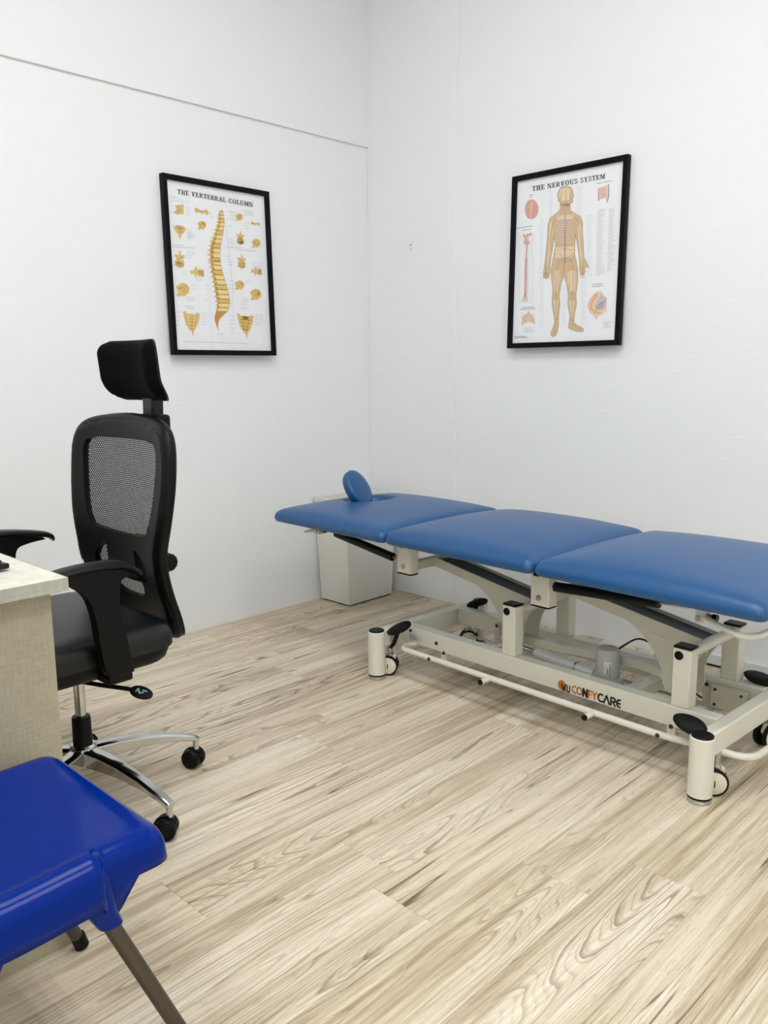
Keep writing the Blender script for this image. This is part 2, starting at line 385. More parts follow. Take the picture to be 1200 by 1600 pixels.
for x in (0, LX):
    MB().box(x-.0195, x+.0195, .022, WY-.022, .118, .182).build('cross_beam', 'cream_steel', tt, bevel=.004)
YB0, YB1 = .115, .160
def long_beam(y0, y1): return MB().box(.0195, LX-.0195, y0, y1, .121, .184).build('long_beam', 'cream_steel', tt, bevel=.004)
lb_near = long_beam(YB0, YB1); lb_near['label'] = 'cream side beam with orange and black lettering'
lb_far = long_beam(WY-YB1, WY-YB0)
for x, z in ((.19, .150), (1.13, .148)): bolt(lb_near, x, YB0, z, .005, m='dull_steel')
bolt(lb_near, .060, YB0, .168, .004, m='black_plastic', name='plug')
MB().box(.050, .115, YB0-.0006, YB0+.001, .133, .158).build('sticker', 'sticker_white', lb_near)
pr = MB()
for k, (a, b) in enumerate(((.055, .085), (.055, .10), (.055, .095))): pr.box(a, b, YB0-.0009, YB0, .150-k*.006, .152-k*.006)
pr.build('sticker_print', 'print_grey', lb_near)

# lettering on the near beam: strokes in a unit box (height 1)
def stroke(mb, pts, th, P, col=None):
    for a, b in zip(pts, pts[1:]):
        a = Vector(a); b = Vector(b); d = (b-a); L = d.length
        if L < 1e-6: continue
        d /= L; n = Vector((-d.y, d.x))*th*.66; e = d*th*.36
        mb.add([P(*(a-e+n)), P(*(a-e-n)), P(*(b+e-n)), P(*(b+e+n))], [(0, 1, 2, 3)], col)
def arc(cx, cy, rx, ry, a0, a1, n=14): return [(cx+rx*math.cos(R(a0+(a1-a0)*k/n)), cy+ry*math.sin(R(a0+(a1-a0)*k/n))) for k in range(n+1)]
SANS = {'C': (.72, [arc(.42, .5, .36, .45, 55, 305)]), 'O': (.85, [arc(.42, .5, .37, .45, 0, 360, 22)]),
        'N': (.80, [[(.10, 0), (.10, 1), (.66, 0), (.66, 1)]]), 'F': (.62, [[(.1, 0), (.1, .95), (.55, .95)], [(.1, .5), (.48, .5)]]),
        'Y': (.75, [[(.05, 1), (.36, .5), (.68, 1)], [(.36, .5), (.36, 0)]]), 'A': (.85, [[(.05, 0), (.40, 1), (.76, 0)]]),
        'R': (.75, [[(.1, 0), (.1, .95), (.45, .95)]+arc(.45, .72, .17, .23, 90, -90, 8)+[(.30, .49), (.66, 0)]]),
        'E': (.68, [arc(.45, .5, .36, .45, 80, 280), [(.14, .5), (.52, .5)]]), 'V': (.7, [[(.05, 1), (.33, 0), (.62, 1)]]),
        'U': (.72, [[(.1, 1), (.1, .32)]+arc(.36, .32, .26, .32, 180, 360, 10)+[(.62, 1)]])}
def sans(text, x, z, h, th, m, name, sx=1.0, y=YB0-.0006):
    mb = MB()
    for ch in text:
        wd, st = SANS[ch]
        for s_ in st: stroke(mb, s_, th, lambda u, v: (x+u*h*sx, y, z+v*h))
        x += wd*h*sx
    mb.build(name, m, lb_near, ang=180); return x
x0 = .712
dk = MB(); dk.add([(x0+.014+.0155*math.cos(R(a))*1.0, YB0-.0005, .142+.0165*math.sin(R(a))) for a in range(0, 360, 12)], [tuple(range(30))[::-1]]); dk.build('logo_disc', 'logo_orange', lb_near)
sw = MB()
for rr in (.0125, .0085, .0045): stroke(sw, arc(x0+.012, .141, rr, rr*1.05, 70, 330), .0016, lambda u, v: (u, YB0-.0008, v))
sw.build('logo_swirl', 'logo_rust', lb_near, ang=180)
sans('V', x0+.013, .1265, .0205, .2, 'logo_black', 'lettering', 1, YB0-.0011)
am = MB(); stroke(am, arc(x0+.0275, .1325, .0022, .0024, 0, 360), .0011, lambda u, v: (u, YB0-.0012, v)); stroke(am, arc(x0+.0275, .1280, .0028, .0024, 0, 360), .0011, lambda u, v: (u, YB0-.0012, v)); am.build('ampersand', 'logo_black', lb_near, ang=180)
xe = sans('U', x0+.0305, .1262, .0215, .17, 'logo_black', 'lettering', .85)
xe = sans('CO', xe+.006, .1290, .0235, .15, 'logo_orange', 'lettering', 1.02)
xe = sans('N', xe+.001, .1285, .0240, .22, 'logo_black', 'lettering', .98)
xe = sans('FY', xe+.000, .1290, .0235, .19, 'logo_orange', 'lettering', 1.0)
xe = sans('CARE', xe+.002, .1285, .0250, .165, 'logo_black', 'lettering', 1.08)

# posts with plugs
def make_post(x, y0, y1, near):
    p = MB().box(x-.0265, x+.0265, y0, y1, .184, .352).build('post', 'cream_steel', tt, bevel=.004)
    MB().box(x-.0265, x+.0265, y0, y1, .352, .3595).build('cap', 'black_plastic', p, bevel=.003)
    f = y0 if near else y1; d = -1 if near else 1
    MB().lathe([(.0125, 0), (.0125, d*.003), (.0095, d*.006), (.0001, d*.0065)], (x-.008, f, .333), 'y', 20).build('plug', 'black_plastic', p)
PXL, PXR = .512, 1.111
for x in (PXL, PXR):
    make_post(x, YB0, YB1, True); make_post(x, WY-YB1, WY-YB0, False)
    MB().cyl((x, YB1, .333), (x, WY-YB1, .333), .0165).build('pivot_shaft', 'cream_steel', tt)
# brackets and upper shafts, arms, gussets
UXL, UXR = .052, .652
for x in (UXL, UXR):
    for y0, y1, s in ((.088, .130, 1), (WY-.130, WY-.088, -1)):
        br = MB().box(x-.035, x+.035, y0, y1, .386, .488).build('bracket', 'cream_steel', tt, bevel=.004)
        MB().box(x-.034, x+.034, y0+.001, y1-.001, .3815, .3865).build('cap', 'black_plastic', br, bevel=.001)
        MB().box(x-.026, x-.002, y0-.0005 if s > 0 else y0+.004, y1-.004 if s > 0 else y1+.0005, .478, .500).build('pad', 'black_rubber', br, bevel=.002)
        f = y0 if s > 0 else y1; bolt(br, x-.004, f, .412, .0075, -s)
        lx = x-.035 if x < .3 else x+.035; sg = -1 if x < .3 else 1; lz = .437 if x < .3 else .459
        lug = [(lx-sg*.004, lz-.017), (lx-sg*.004, lz+.013)]+[(lx+sg*(.014+.012*math.sin(R(a))), lz+.012*math.cos(R(a))) for a in range(0, 181, 20)]
        MB().prism(lug, 'y', y0+.010, y0+.016).build('lug', 'cream_steel', br)
        bolt(br, lx+sg*.014, y0+.010 if s > 0 else y0+.016, lz, .006, -s)
    MB().box(x-.016, x+.016, .130, WY-.130, .392, .424).build('upper_shaft', 'cream_plate', tt, bevel=.003)
AY0, AY1 = .238, .337
def make_arm(ux, px):
    a = MB(); tz, bz = .425, .392
    side = [(ux+.012, tz), (ux+.012, bz), (px-.03, .318), (px+.012, .314), (px+.012, .346), (px-.012, .352)]
    for y in (AY0, AY1-.004): a.prism(side, 'y', y, y+.004)
    a.prism([(ux+.012, bz), (ux+.012, bz+.004), (px+.0, .320), (px, .316)], 'y', AY0+.004, AY1-.004)
    arm = a.build('lift_arm', 'cream_plate', tt)
    MB().prism([(ux+.022, tz-.010), (ux+.022, tz-.013), (px-.006, .337), (px-.006, .340)], 'y', AY0+.0042, AY1-.0042).build('channel_lining', 'channel_grey', arm)
    L = [(px-.245, .357), (px-.20, .330), (px-.155, .285), (px-.125, .232), (px-.118, .19), (px-.10, .168), (px-.06, .165), (px-.035, .185), (px-.036, .23), (px-.025, .275), (px+.004, .318)]
    g = smooth([(q[0], q[1], 0) for q in L], 4); poly = [(v.x, v.y) for v in g]+[(px-.0, .330), (px-.24, .366)]
    for y in (AY0+.001, AY1-.007): MB().prism(poly, 'y', y, y+.006).build('gusset', 'cream_plate', arm, ang=50)
    q0 = Vector((px-.165, 0, .3325)); q1 = Vector((px-.115, 0, .3238)); d = (q1-q0).normalized()
    MB().prism([(q0.x, q0.z), (q1.x, q1.z), (q1.x+d.z*.004, q1.z+.004), (q0.x+d.z*.004, q0.z+.004)], 'y', AY0-.0005, AY0+.002).build('weld_slot', 'sticker_white', arm)
make_arm(UXL, PXL); make_arm(UXR, PXR)
# coupling bar between the two gussets
cb = smooth([(PXL-.075, .262, .188), (PXL+.12, .262, .196), (.80, .262, .210), (.93, .262, .210), (.99, .262, .197), (1.02, .262, .180)], 5)
poly = [(v.x, v.z+.014) for v in cb]+[(v.x, v.z-.014) for v in cb[::-1]]
MB().prism(poly, 'y', .270, .308).build('coupling_bar', 'cream_plate', tt, bevel=.002)
# actuator: tube, rod, motor
ac = MB().cyl((.545, .225, .176), (.770, .225, .160), .0185).build('actuator', 'actuator_silver', tt)
MB().cyl((.700, .225, .1655), (.706, .225, .165), .0195).build('collar', 'steel', ac)
MB().cyl((.40, .225, .186), (.548, .225, .176), .0085).build('rod', 'steel', ac)
MB().lathe([(.0001, .136), (.030, .136), (.038, .146), (.037, .20), (.0345, .252), (.032, .258), (.026, .260), (.024, .2575), (.0001, .2575)], (.815, .225, 0), n=32).build('motor', 'motor_grey', ac)
gb = MB(); gb.cyl((.775, .225, .158), (.84, .225, .158), .022); gb.cyl((.846, .2, .150), (.846, .245, .150), .017); gb.cyl((.846, .212, .150), (.866, .212, .140), .012)
gb.build('gearbox', 'motor_grey', ac)
MB().tube(fillet([(.85, .205, .152), (.868, .195, .135), (.873, .21, .128), (.866, .235, .130)], .008), .006, 8).build('clevis', 'dull_steel', ac)
sk = MB(); n = 8
sk.add([(.815+.0372*math.cos(R(-75+k*5)), .225+.0372*math.sin(R(-75+k*5)), z) for z in (.172, .225) for k in range(n)], [(k, k+1, n+k+1, n+k) for k in range(n-1)])
sk.build('sticker', 'sticker_white', ac)
sp = MB()
for a, b, z0, z1 in ((-60, -54, .185, .205), (-50, -47, .177, .220), (-45, -42, .180, .212), (-66, -64, .180, .218)):
    sp.add([(.815+.0376*math.cos(R(t)), .225+.0376*math.sin(R(t)), z) for z in (z0, z1) for t in (a, b)], [(0, 1, 3, 2)])
sp.build('sticker_print', 'print_grey', ac)
# inner cross member, link plates, control box
MB().box(.895, .940, YB1, WY-YB1, .128, .165).build('inner_cross_member', 'cream_plate', tt, bevel=.003)
MB().box(.330, .352, YB1, WY-YB1, .124, .140).build('inner_cross_member', 'cream_plate', tt, bevel=.002)
def link(x, y, z0, z1):
    w_ = .0125
    poly = [(x-w_, z0), (x+w_, z0)]+[(x+w_*math.cos(R(a)), z1+w_*math.sin(R(a))) for a in range(0, 181, 20)]
    l = MB().prism(poly, 'y', y-.005, y).build('link_plate', 'cream_plate', tt); bolt(l, x, y-.005, z1, .005, m='dull_steel')
link(.225, WY-YB1-.001, .090, .158); link(1.048, WY-YB1-.001, .080, .155)
link(.225, YB0+.006, .080, .122); link(1.09, YB0+.006, .080, .122)
for y_ in (WY-YB1-.004, YB0+.003): MB().tube([(.10, y_, .088), (1.10, y_, .088)], .005, 8).build('brake_rod', 'steel', tt)
cbx = MB().box(1.070, 1.180, WY-YB1-.028, WY-YB1, .098, .166).build('control_box', 'cream_plate', tt, bevel=.003)
for x, z in ((1.085, .155), (1.165, .155), (1.085, .108), (1.165, .108)): bolt(cbx, x, WY-YB1-.028, z, .0035, m='dull_steel')

# castors with brake pedals
def make_castor(x, y, rot, pedal_to, pl):
    cz = .0375
    e = MB(); e.cyl((0, 0, .078), (0, 0, .120), .0105); e.lathe([(.0001, .070), (.014, .070), (.015, .082), (.010, .086), (.0001, .086)])
    st = e.build('castor_stem', 'steel', tt); st.location = (x, y, 0); st.rotation_euler = (0, 0, rot)
    h = MB(); hood = [(-.030, .050), (-.020, .072), (.004, .080), (.022, .076), (.022, .058), (.006, .045), (.004, .030), (-.016, .030)]
    h.prism(hood, 'y', -.0065, .0065); h.build('fork', 'wheel_cream', st, bevel=.003)
    for s in (-1, 1):
        a, b = s*.008, s*.023
        MB().lathe([(.0001, a), (.0315, a), (.0365, a+s*.002), (.0375, (a+b)/2), (.0360, b-s*.0015), (.0315, b-s*.001), (.0315, a+s*.004), (.0001, a+s*.004)], (-.006, 0, cz), 'y', 32).build('tyre', 'black_rubber', st)
        wh = MB().lathe([(.0001, a+s*.003), (.0312, a+s*.003), (.0312, b-s*.002), (.028, b), (.008, b+s*.001), (.0001, b+s*.001)], (-.006, 0, cz), 'y', 28).build('wheel', 'wheel_cream', st)
        mk = MB().box(-.0075, -.0045, b+s*.0008-.0005, b+s*.0008+.0005, cz-.010, cz+.008); mk.build('wheel_mark', 'logo_black', st)
    # brake pedal: oval pad on a short arm
    px, py, pz = pedal_to; p = MB(); n = 22; rings = []
    prof = [(.0, -.0085), (.80, -.0085), (.97, -.004), (1.0, .0), (.96, .005), (.80, .0085), (.45, .0095), (.0, .0098)]
    for r_, z in prof:
        for k in range(n):
            a = 2*math.pi*k/n; p.v.append((.049*r_*math.cos(a), .026*r_*math.sin(a)*(1+.10*math.cos(a)), z*1.25))
    for i in range(len(prof)-1):
        for k in range(n): p.f.append((i*n+k, i*n+(k+1) % n, (i+1)*n+(k+1) % n, (i+1)*n+k)); p.c.append(None)
    p.xform(Matrix.Translation((px, py, pz)) @ Euler(pl).to_matrix().to_4x4()); pd = p.build('brake_pedal', 'black_rubber', tt, ang=60)
    MB().tube([(x, y, .10), (x+(px-x)*.45, y+(py-y)*.45, .125), (px, py, pz)], [.007, .0075, .0085], 8).build('pedal_arm', 'black_plastic', pd)
make_castor(.004, .062, R(38), (.066, .050, .192), (R(14), R(-26), R(36)))
make_castor(LX+.010, .066, R(36), (LX-.052, .032, .184), (R(32), R(8), R(-4)))
make_castor(.012, WY-.072, R(40), (.062, WY-.090, .198), (R(-18), R(-24), R(10)))
make_castor(LX-.012, WY-.125, R(76), (LX-.054, WY-.112, .196), (R(10), R(4), R(-8)))

# lifting foot bar round the base with pegs
fbp = fillet([(.085, .118, .124), (.062, .085, .124), (.085, .048, .120), (1.10, .055, .117), (1.20, .074, .115), (1.325, .092, .113), (1.333, WY/2, .112), (1.325, WY-.092, .113), (1.20, WY-.074, .115), (.085, WY-.048, .120), (.062, WY-.085, .124), (.085, WY-.118, .124)], .045, 8)
fb = MB().tube(fbp, .0098, 12).build('foot_bar', 'cream_steel', tt)
for x, y in ((.492, .050), (.882, .053)):
    for d, yy in ((-1, y), (1, WY-y)):
        pg = MB().cyl((x, yy, .118), (x, yy+d*.048, .118), .0088, n=16).build('peg', 'cream_steel', fb)
        MB().cyl((x, yy+d*.048, .118), (x, yy+d*.053, .118), .0088, n=16).build('peg_cap', 'black_rubber', pg)
for x in (.225, 1.09): bolt(fb, x, .041, .119, .005, m='dull_steel')

# top frame under the cushions
for y0 in (.092, WY-.128):
    MB().box(.000, .712, y0, y0+.036, .488, .516).build('top_rail', 'cream_steel', tt, bevel=.003)
    MB().box(.722, 1.30, y0, y0+.036, .498, .516).build('top_rail', 'cream_plate', tt, bevel=.003)
    MB().box(-.45, -.008, y0, y0+.036, .498, .516).build('top_rail', 'cream_plate', tt, bevel=.003)
for x in (.02, .66, 1.27, -.44): MB().box(x, x+.028, .128, WY-.128, .490, .514).build('top_cross_rail', 'cream_plate', tt, bevel=.002)

# gas struts, clamps, handles
def strut(p0, p1, t0, t1, r=.0155):
    a, b = Vector(p0), Vector(p1)
    s = MB().cyl(a.lerp(b, t0), a.lerp(b, t1), r).build('gas_strut', 'black_plastic', tt)
    MB().cyl(a.lerp(b, t1-.01), b, .0042, n=12).build('rod', 'steel', s); MB().cyl(a, a.lerp(b, t0+.01), .0055, n=12).build('rod_end', 'steel', s)
    return s
strut((.004, .088, .437), (-.405, .088, .494), .02, .80); strut((.701, .088, .459), (1.14, .088, .482), .02, .80)
def clamp(x, z):
    c = MB().box(x-.014, x+.014, .070, .100, z-.012, .505).build('clamp', 'cream_plate', tt, bevel=.002)
    bolt(c, x-.004, .070, z, .007); MB().cyl((x+.012, .085, z+.006), (x+.030, .085, z+.006), .008, n=12).build('valve', 'brass_bolt', c)
    MB().cyl((x+.028, .085, z+.006), (x+.040, .085, z+.006), .010, n=12).build('valve_head', 'black_plastic', c)
clamp(-.425, .480); clamp(1.178, .463)
MB().tube(fillet([(-.43, .085, .476), (-.46, .083, .474), (-.525, .078, .462), (-.53, .20, .462), (-.525, WY-.08, .462), (-.43, WY-.085, .476)], .03), .0055, 8).build('release_handle', 'cream_steel', tt)
MB().tube(fillet([(1.185, .075, .468), (1.235, .045, .466), (1.318, .004, .462), (1.346, .040, .462), (1.348, WY-.04, .462), (1.300, WY-.004, .462), (1.235, WY-.045, .466), (1.185, WY-.075, .468)], .05, 8), .0078, 10).build('release_handle', 'cream_steel', tt)

# cushions
CY0, CY1 = -.045, .620
def axis_pts(a, b, fine=(.0, .004, .009, .016, .026, .04, .06)):
    n = max(2, int((b-a-2*fine[-1])/.022)); mid = [a+fine[-1]+(b-a-2*fine[-1])*k/n for k in range(1, n)]
    return [a+t for t in fine]+mid+[b-t for t in fine[::-1]]
def cushion(name, x0, x1, z0=.516, hole=None, crown=.030, label=None):
    cx, cy, hx, hy = (x0+x1)/2, (CY0+CY1)/2, (x1-x0)/2, (CY1-CY0)/2
    def outer(x, y): return rrect(x, y, cx, cy, hx, hy, .026)
    def sd(x, y):
        d = outer(x, y)
        if hole: d = max(d, hole[2]-math.hypot(x-hole[0], (y-hole[1])*hole[3]))
        return d
    xs, ys = axis_pts(x0-.001, x1+.001), axis_pts(CY0-.001, CY1+.001)
    if hole:
        k = lambda c, r: [c-r+2*r*i/18 for i in range(19)]
        xs = sorted([x for x in xs if abs(x-hole[0]) > hole[2]*1.5]+k(hole[0], hole[2]*1.45)); ys = sorted([y for y in ys if abs(y-hole[1]) > hole[2]/hole[3]*1.5]+k(hole[1], hole[2]/hole[3]*1.45))
    vs, fs, rim = sdf_grid(xs, ys, sd)
    def crownf(x, y):
        u = (x-cx)/hx; v = (y-cy)/hy
        return max(0, 1-abs(u)**2.3)*max(0, 1-abs(v)**2.3)
    def top(x, y):
        d = max(0, -outer(x, y)); t = min(1, d/.055); rz = .030*math.sqrt(max(0, 1-(1-t)**2))
        z = z0+.022+rz+crown*crownf(x, y)**.8
        if hole:
            dh = math.hypot(x-hole[0], (y-hole[1])*hole[3])-hole[2]; t = min(1, max(0, dh)/.03); z -= .024*(1-math.sqrt(max(0, 1-(1-t)**2)))
        return (x, y, z)
    def bot(x, y):
        d = max(0, -outer(x, y)); t = min(1, d/.022); return (x, y, z0+.016-.016*math.sqrt(max(0, 1-(1-t)**2)))
    V, Fc = shell(vs, fs, rim, top, bot)
    mb = MB().add(V, Fc); o = mb.build(name, 'blue_vinyl', tt, ang=70)
    if label: o['label'] = label
    return o, top
HOLE = (-.362, .300, .082, .85)
hc, head_top = cushion('head_cushion', -.565, .078, hole=HOLE, crown=.032)
cushion('middle_cushion', .084, .712, crown=.040)
cushion('foot_cushion', .718, 1.392, crown=.040)
# cables of the actuator
MB().tube(smooth([(.83, .26, .25), (.84, .36, .262), (.86, .44, .215), (.90, .53, .10), (.96, .62, .012), (1.02, .70, .006), (1.10, .80, .006)], 8), .003, 8).build('cable', 'black_rubber', tt)
MB().tube(smooth([(.90, .33, .16), (.885, .40, .20), (.90, .45, .225), (.93, .48, .215), (.955, .485, .17), (.96, .49, .09), (.95, .52, .012), (.99, .60, .006), (1.2, .75, .006)], 8), .0028, 8).build('cable', 'cable_white', tt)
MB().tube(smooth([(.905, .27, .168), (.915, .215, .168), (.93, .19, .15), (.93, .185, .12), (.95, .19, .11)], 8), .002, 8).build('cable', 'cable_white', tt)

# face plug standing on edge in the face opening
fp = MB(); n = 40; prof = [(.0, -.020), (.78, -.020), (.95, -.014), (1.0, -.006), (.99, .004), (1.0, .012), (.95, .019), (.72, .0225), (.35, .024), (.0, .0245)]
for r_, z in prof:
    for k in range(n):
        a = 2*math.pi*k/n; fp.v.append((.082*r_*math.cos(a), .068*r_*math.sin(a), z))
for i in range(len(prof)-1):
    for k in range(n): fp.f.append((i*n+k, i*n+(k+1) % n, (i+1)*n+(k+1) % n, (i+1)*n+k)); fp.c.append(None)
Mt = Matrix.Translation((.975, -.955, 0)) @ Matrix.Rotation(TA, 4, 'Z')
fpo = fp.build('face_plug', 'blue_vinyl', None, ang=70)
zn = Vector((.80, .22, .50)).normalized(); xn = (Vector((0, 0, 1))-zn*zn.z).normalized(); yn = zn.cross(xn)
fpo.matrix_world = Mt @ Matrix(((xn.x, yn.x, zn.x, -.395), (xn.y, yn.y, zn.y, .262), (xn.z, yn.z, zn.z, .632), (0, 0, 0, 1)))
tag(fpo, 'small oval blue vinyl plug standing on edge in the head cushion opening', 'cushion')

# ------------------------------------------------------------------ white tapered planter in the corner
pb = [(.022, -.378), (.221, -.379), (.217, -.083), (.022, -.083)]; pt = [(.006, -.402), (.235, -.402), (.231, -.062), (.006, -.062)]
H_ = .511
def ring_(q, z, ins=0):
    cx = sum(p[0] for p in q)/4; cy = sum(p[1] for p in q)/4
    return [(p[0]+(ins if p[0] < cx else -ins), p[1]+(ins if p[1] < cy else -ins), z) for p in q]
def lerpq(t): return [(a[0]+(b[0]-a[0])*t, a[1]+(b[1]-a[1])*t) for a, b in zip(pb, pt)]
lv = [ring_(pb, .006), ring_(lerpq(.96), H_*.96), ring_(lerpq(.96), H_*.96, -.003), ring_(pt, H_, -.003), ring_(pt, H_, .010), ring_(lerpq(.80), H_*.80, .010)]
mb = MB(); vv = [p for r_ in lv for p in r_]
mb.add(vv, [(3, 2, 1, 0)]+[(i*4+k, i*4+(k+1) % 4, (i+1)*4+(k+1) % 4, (i+1)*4+k) for i in range(len(lv)-1) for k in range(4)]+[tuple(20+k for k in range(4))])
pl_ = thing('planter', 'tall white tapered square bin standing in the room corner behind the table', 'planter', (.12, -.23, 0))
o = mb.build('body', 'planter_white', pl_, bevel=.0025); o.location = (-.12, .23, 0)
o = MB().box(.030, .213, -.37, -.091, 0, .007).build('base_pad', 'black_rubber', pl_); o.location = (-.12, .23, 0)

# ------------------------------------------------------------------ desk and keyboard
dk = thing('desk', 'pale linen-look laminate desk at the left edge, in front of the office chair', 'desk', (.85, -2.70, 0))
def dpart(mb, name, m, bevel=.0015):
    o = mb.build(name, m, dk, bevel=bevel); o.location = (-.85, 2.70, 0); return o
top = dpart(MB().box(.12, 1.5875, -3.02, -2.3695, .7205, .745), 'table_top', 'desk_top_linen')
ed = MB(); ed.box(1.5876, 1.5890, -3.0205, -2.3690, .7205, .7448); ed.box(.12, 1.5876, -2.3694, -2.3680, .7205, .7448); dpart(ed, 'edge_band', 'desk_edge_linen', 0)
dpart(MB().box(1.527, 1.552, -2.99, -2.3870, 0, .7204), 'side_panel', 'desk_linen'); dpart(MB().box(.14, .165, -2.99, -2.387, 0, .7204), 'side_panel', 'desk_linen')
dpart(MB().box(.166, 1.526, -2.96, -2.94, .12, .7204), 'modesty_panel', 'desk_linen')
kb = thing('keyboard', 'black computer keyboard lying on the pale desk', 'keyboard', (1.462, -2.418, .745), R(180+4))
MB().prism([(.001, .0045), (.001, .015), (.128, .023), (.130, .0045)], 'x', .004, .44).build('body', 'black_gloss', kb, bevel=.003)
for x in (.02, .40): MB().box(x, x+.02, .02, .11, 0, .006).build('foot', 'black_rubber', kb)
kproto = MB().box(0, .0155, -.0155, 0, 0, .006).build('key', 'key_grey', kb, bevel=.0015, seg=1)
fst = True
for r_ in range(6):
    for c in range(21):
        o = kproto if fst else kproto.copy()
        if not fst: COL.objects.link(o)
        fst = False; y_ = .0265+r_*.0192; o.location = (.014+c*.0198+(r_ % 3)*.002, y_, .0145+y_*.063); o.rotation_euler = (R(3.6), 0, 0)

# ------------------------------------------------------------------ blue plastic chair with steel legs
bc = thing('plastic_chair', 'glossy blue moulded plastic chair on grey steel legs, beside the desk', 'chair', (1.785, -2.60, 0))
XC, SZ = 1.785, .432
def station(y):
    """half cross-section (offset from the centre line, z) of the seat at depth y"""
    f = -2.418-y                                # distance behind the front lip
    t = min(1, max(0, f/.035)); drop = .024*(1-math.sqrt(max(0, 1-(1-t)**2)))
    hw = .196-.020*(1-math.sqrt(max(0, 1-(1-min(1, f/.03))**2)))
    z = SZ-drop-.008*sstep((f-.06)/.2)
    roll = sstep((f-.106)/.016)                 # side rolls start behind the front legs
    dep = .036+.074*sstep((f-.03)/.085)*(1-roll)+roll*.030
    dep = max(dep-drop*.5, .054-drop)
    e = .018*roll; up = .008*roll
    mid = [(hw*k/6*.80, z-.004*(1-(k/6)**2)*min(1, f/.1)) for k in range(7)]
    side = [(hw-.030, z), (hw-.022+e*.1, z-.001+up*.5), (hw-.014+e*.4, z-.003+up*1.2), (hw-.005+e*.8, z-.009+up*1.1), (hw+.001+e, z-.018+up*.6), (hw+.003+e*1.05, z-.028), (hw+.004+e*1.1, z-.028-(dep-.028)*.5 if dep > .028 else z-.03), (hw+.005+e*1.15, z-max(dep, .031))]
    return mid+side
ys = [-2.418, -2.4185, -2.420, -2.423, -2.428, -2.436, -2.446, -2.460, -2.475, -2.49, -2.505, -2.520, -2.525, -2.530, -2.535, -2.540, -2.548, -2.56]+[-2.56-.02*k for k in range(1, 14)]
mb = MB(); rows = []
for y in ys:
    h = station(y); full = [(-a, z) for a, z in h[::-1][:-1]]+h; rows.append([(a, y-XC*0+2.60, z) for a, z in full])
# front apron row below the lip
r0 = rows[0]; n_ = len(r0)
front = [(a, 2.60-2.4165, min(z, SZ-.0535)) for a, y, z in r0]
allr = [front]+rows
for r_ in allr: mb.v += r_
for i in range(len(allr)-1):
    for k in range(n_-1): mb.f.append((i*n_+k, i*n_+k+1, (i+1)*n_+k+1, (i+1)*n_+k)); mb.c.append(None)
seat = mb.build('seat', 'blue_plastic', bc, ang=75, solid=.004)
def socket(s, y, yd):
    m_ = MB(); rows_ = []
    for z, hx, hy, ox, oy in ((.416, .016, .020, 0, 0), (.40, .0185, .026, .001, 0), (.372, .0185, .025, .001, yd*.2), (.345, .0185, .0205, .000, yd*.55), (.322, .018, .0185, -.002, yd)):
        rows_.append([(s*(.196+ox)+hx*math.copysign(abs(math.cos(a))**.7, math.cos(a)), y+oy+hy*math.copysign(abs(math.sin(a))**.7, math.sin(a)), z) for a in [2*math.pi*k/20 for k in range(20)]])
    for r_ in rows_: m_.v += r_
    for i in range(4):
        for k in range(20): m_.f.append((i*20+k, i*20+(k+1) % 20, (i+1)*20+(k+1) % 20, (i+1)*20+k)); m_.c.append(None)
    m_.f += [tuple(range(20)), tuple(80+k for k in range(20))]; m_.c += [None, None]
    m_.build('leg_socket', 'blue_plastic', seat, ang=60)
for s in (-1, 1):
    for y0, yd, yf in ((.052, .024, .210), (-.088, -.018, -.300)):
        socket(s, y0, yd); xo = s*.195
        lg = MB().cyl((xo, y0+yd*.6, .345), (xo+s*.012, yf, .008), .0122, n=20).build('leg', 'dull_steel', bc)
        d = Vector((xo+s*.012, yf, .008))-Vector((xo, y0+yd*.6, .345)); d.normalize()
        MB().cyl(Vector((xo+s*.012, yf, .012))-d*.02, (xo+s*.012, yf, .0045), .0138, n=20).build('foot', 'black_rubber', lg)
# backrest (outside the frame)
mb = MB(); nn = 17
for j in range(11):
    v = j/10; z = .50+.30*v; yb = -.235-.085*v
    for i in range(nn):
        u = -1+2*i/(nn-1); mb.v.append((u*(.20-.02*v**3), yb+.035*u*u, z+.012*(1-u*u)*v))
for j in range(10):
    for i in range(nn-1): mb.f.append((j*nn+i, j*nn+i+1, (j+1)*nn+i+1, (j+1)*nn+i)); mb.c.append(None)
mb.build('backrest', 'blue_plastic', bc, ang=75, solid=.006, sub=1)
for s in (-1, 1): MB().tube(smooth([(s*.17, -.19, .36), (s*.175, -.225, .43), (s*.175, -.25, .55), (s*.17, -.285, .68)], 6), .0125, 14).build('back_upright', 'blue_plastic', bc)

# ------------------------------------------------------------------ office chair (local X forward, Y to its left)
OC_ANG = R(-89.8)
oc = thing('office_chair', 'black mesh-back office chair with headrest and chrome base behind the desk', 'chair', (1.052, -2.116, 0), OC_ANG)
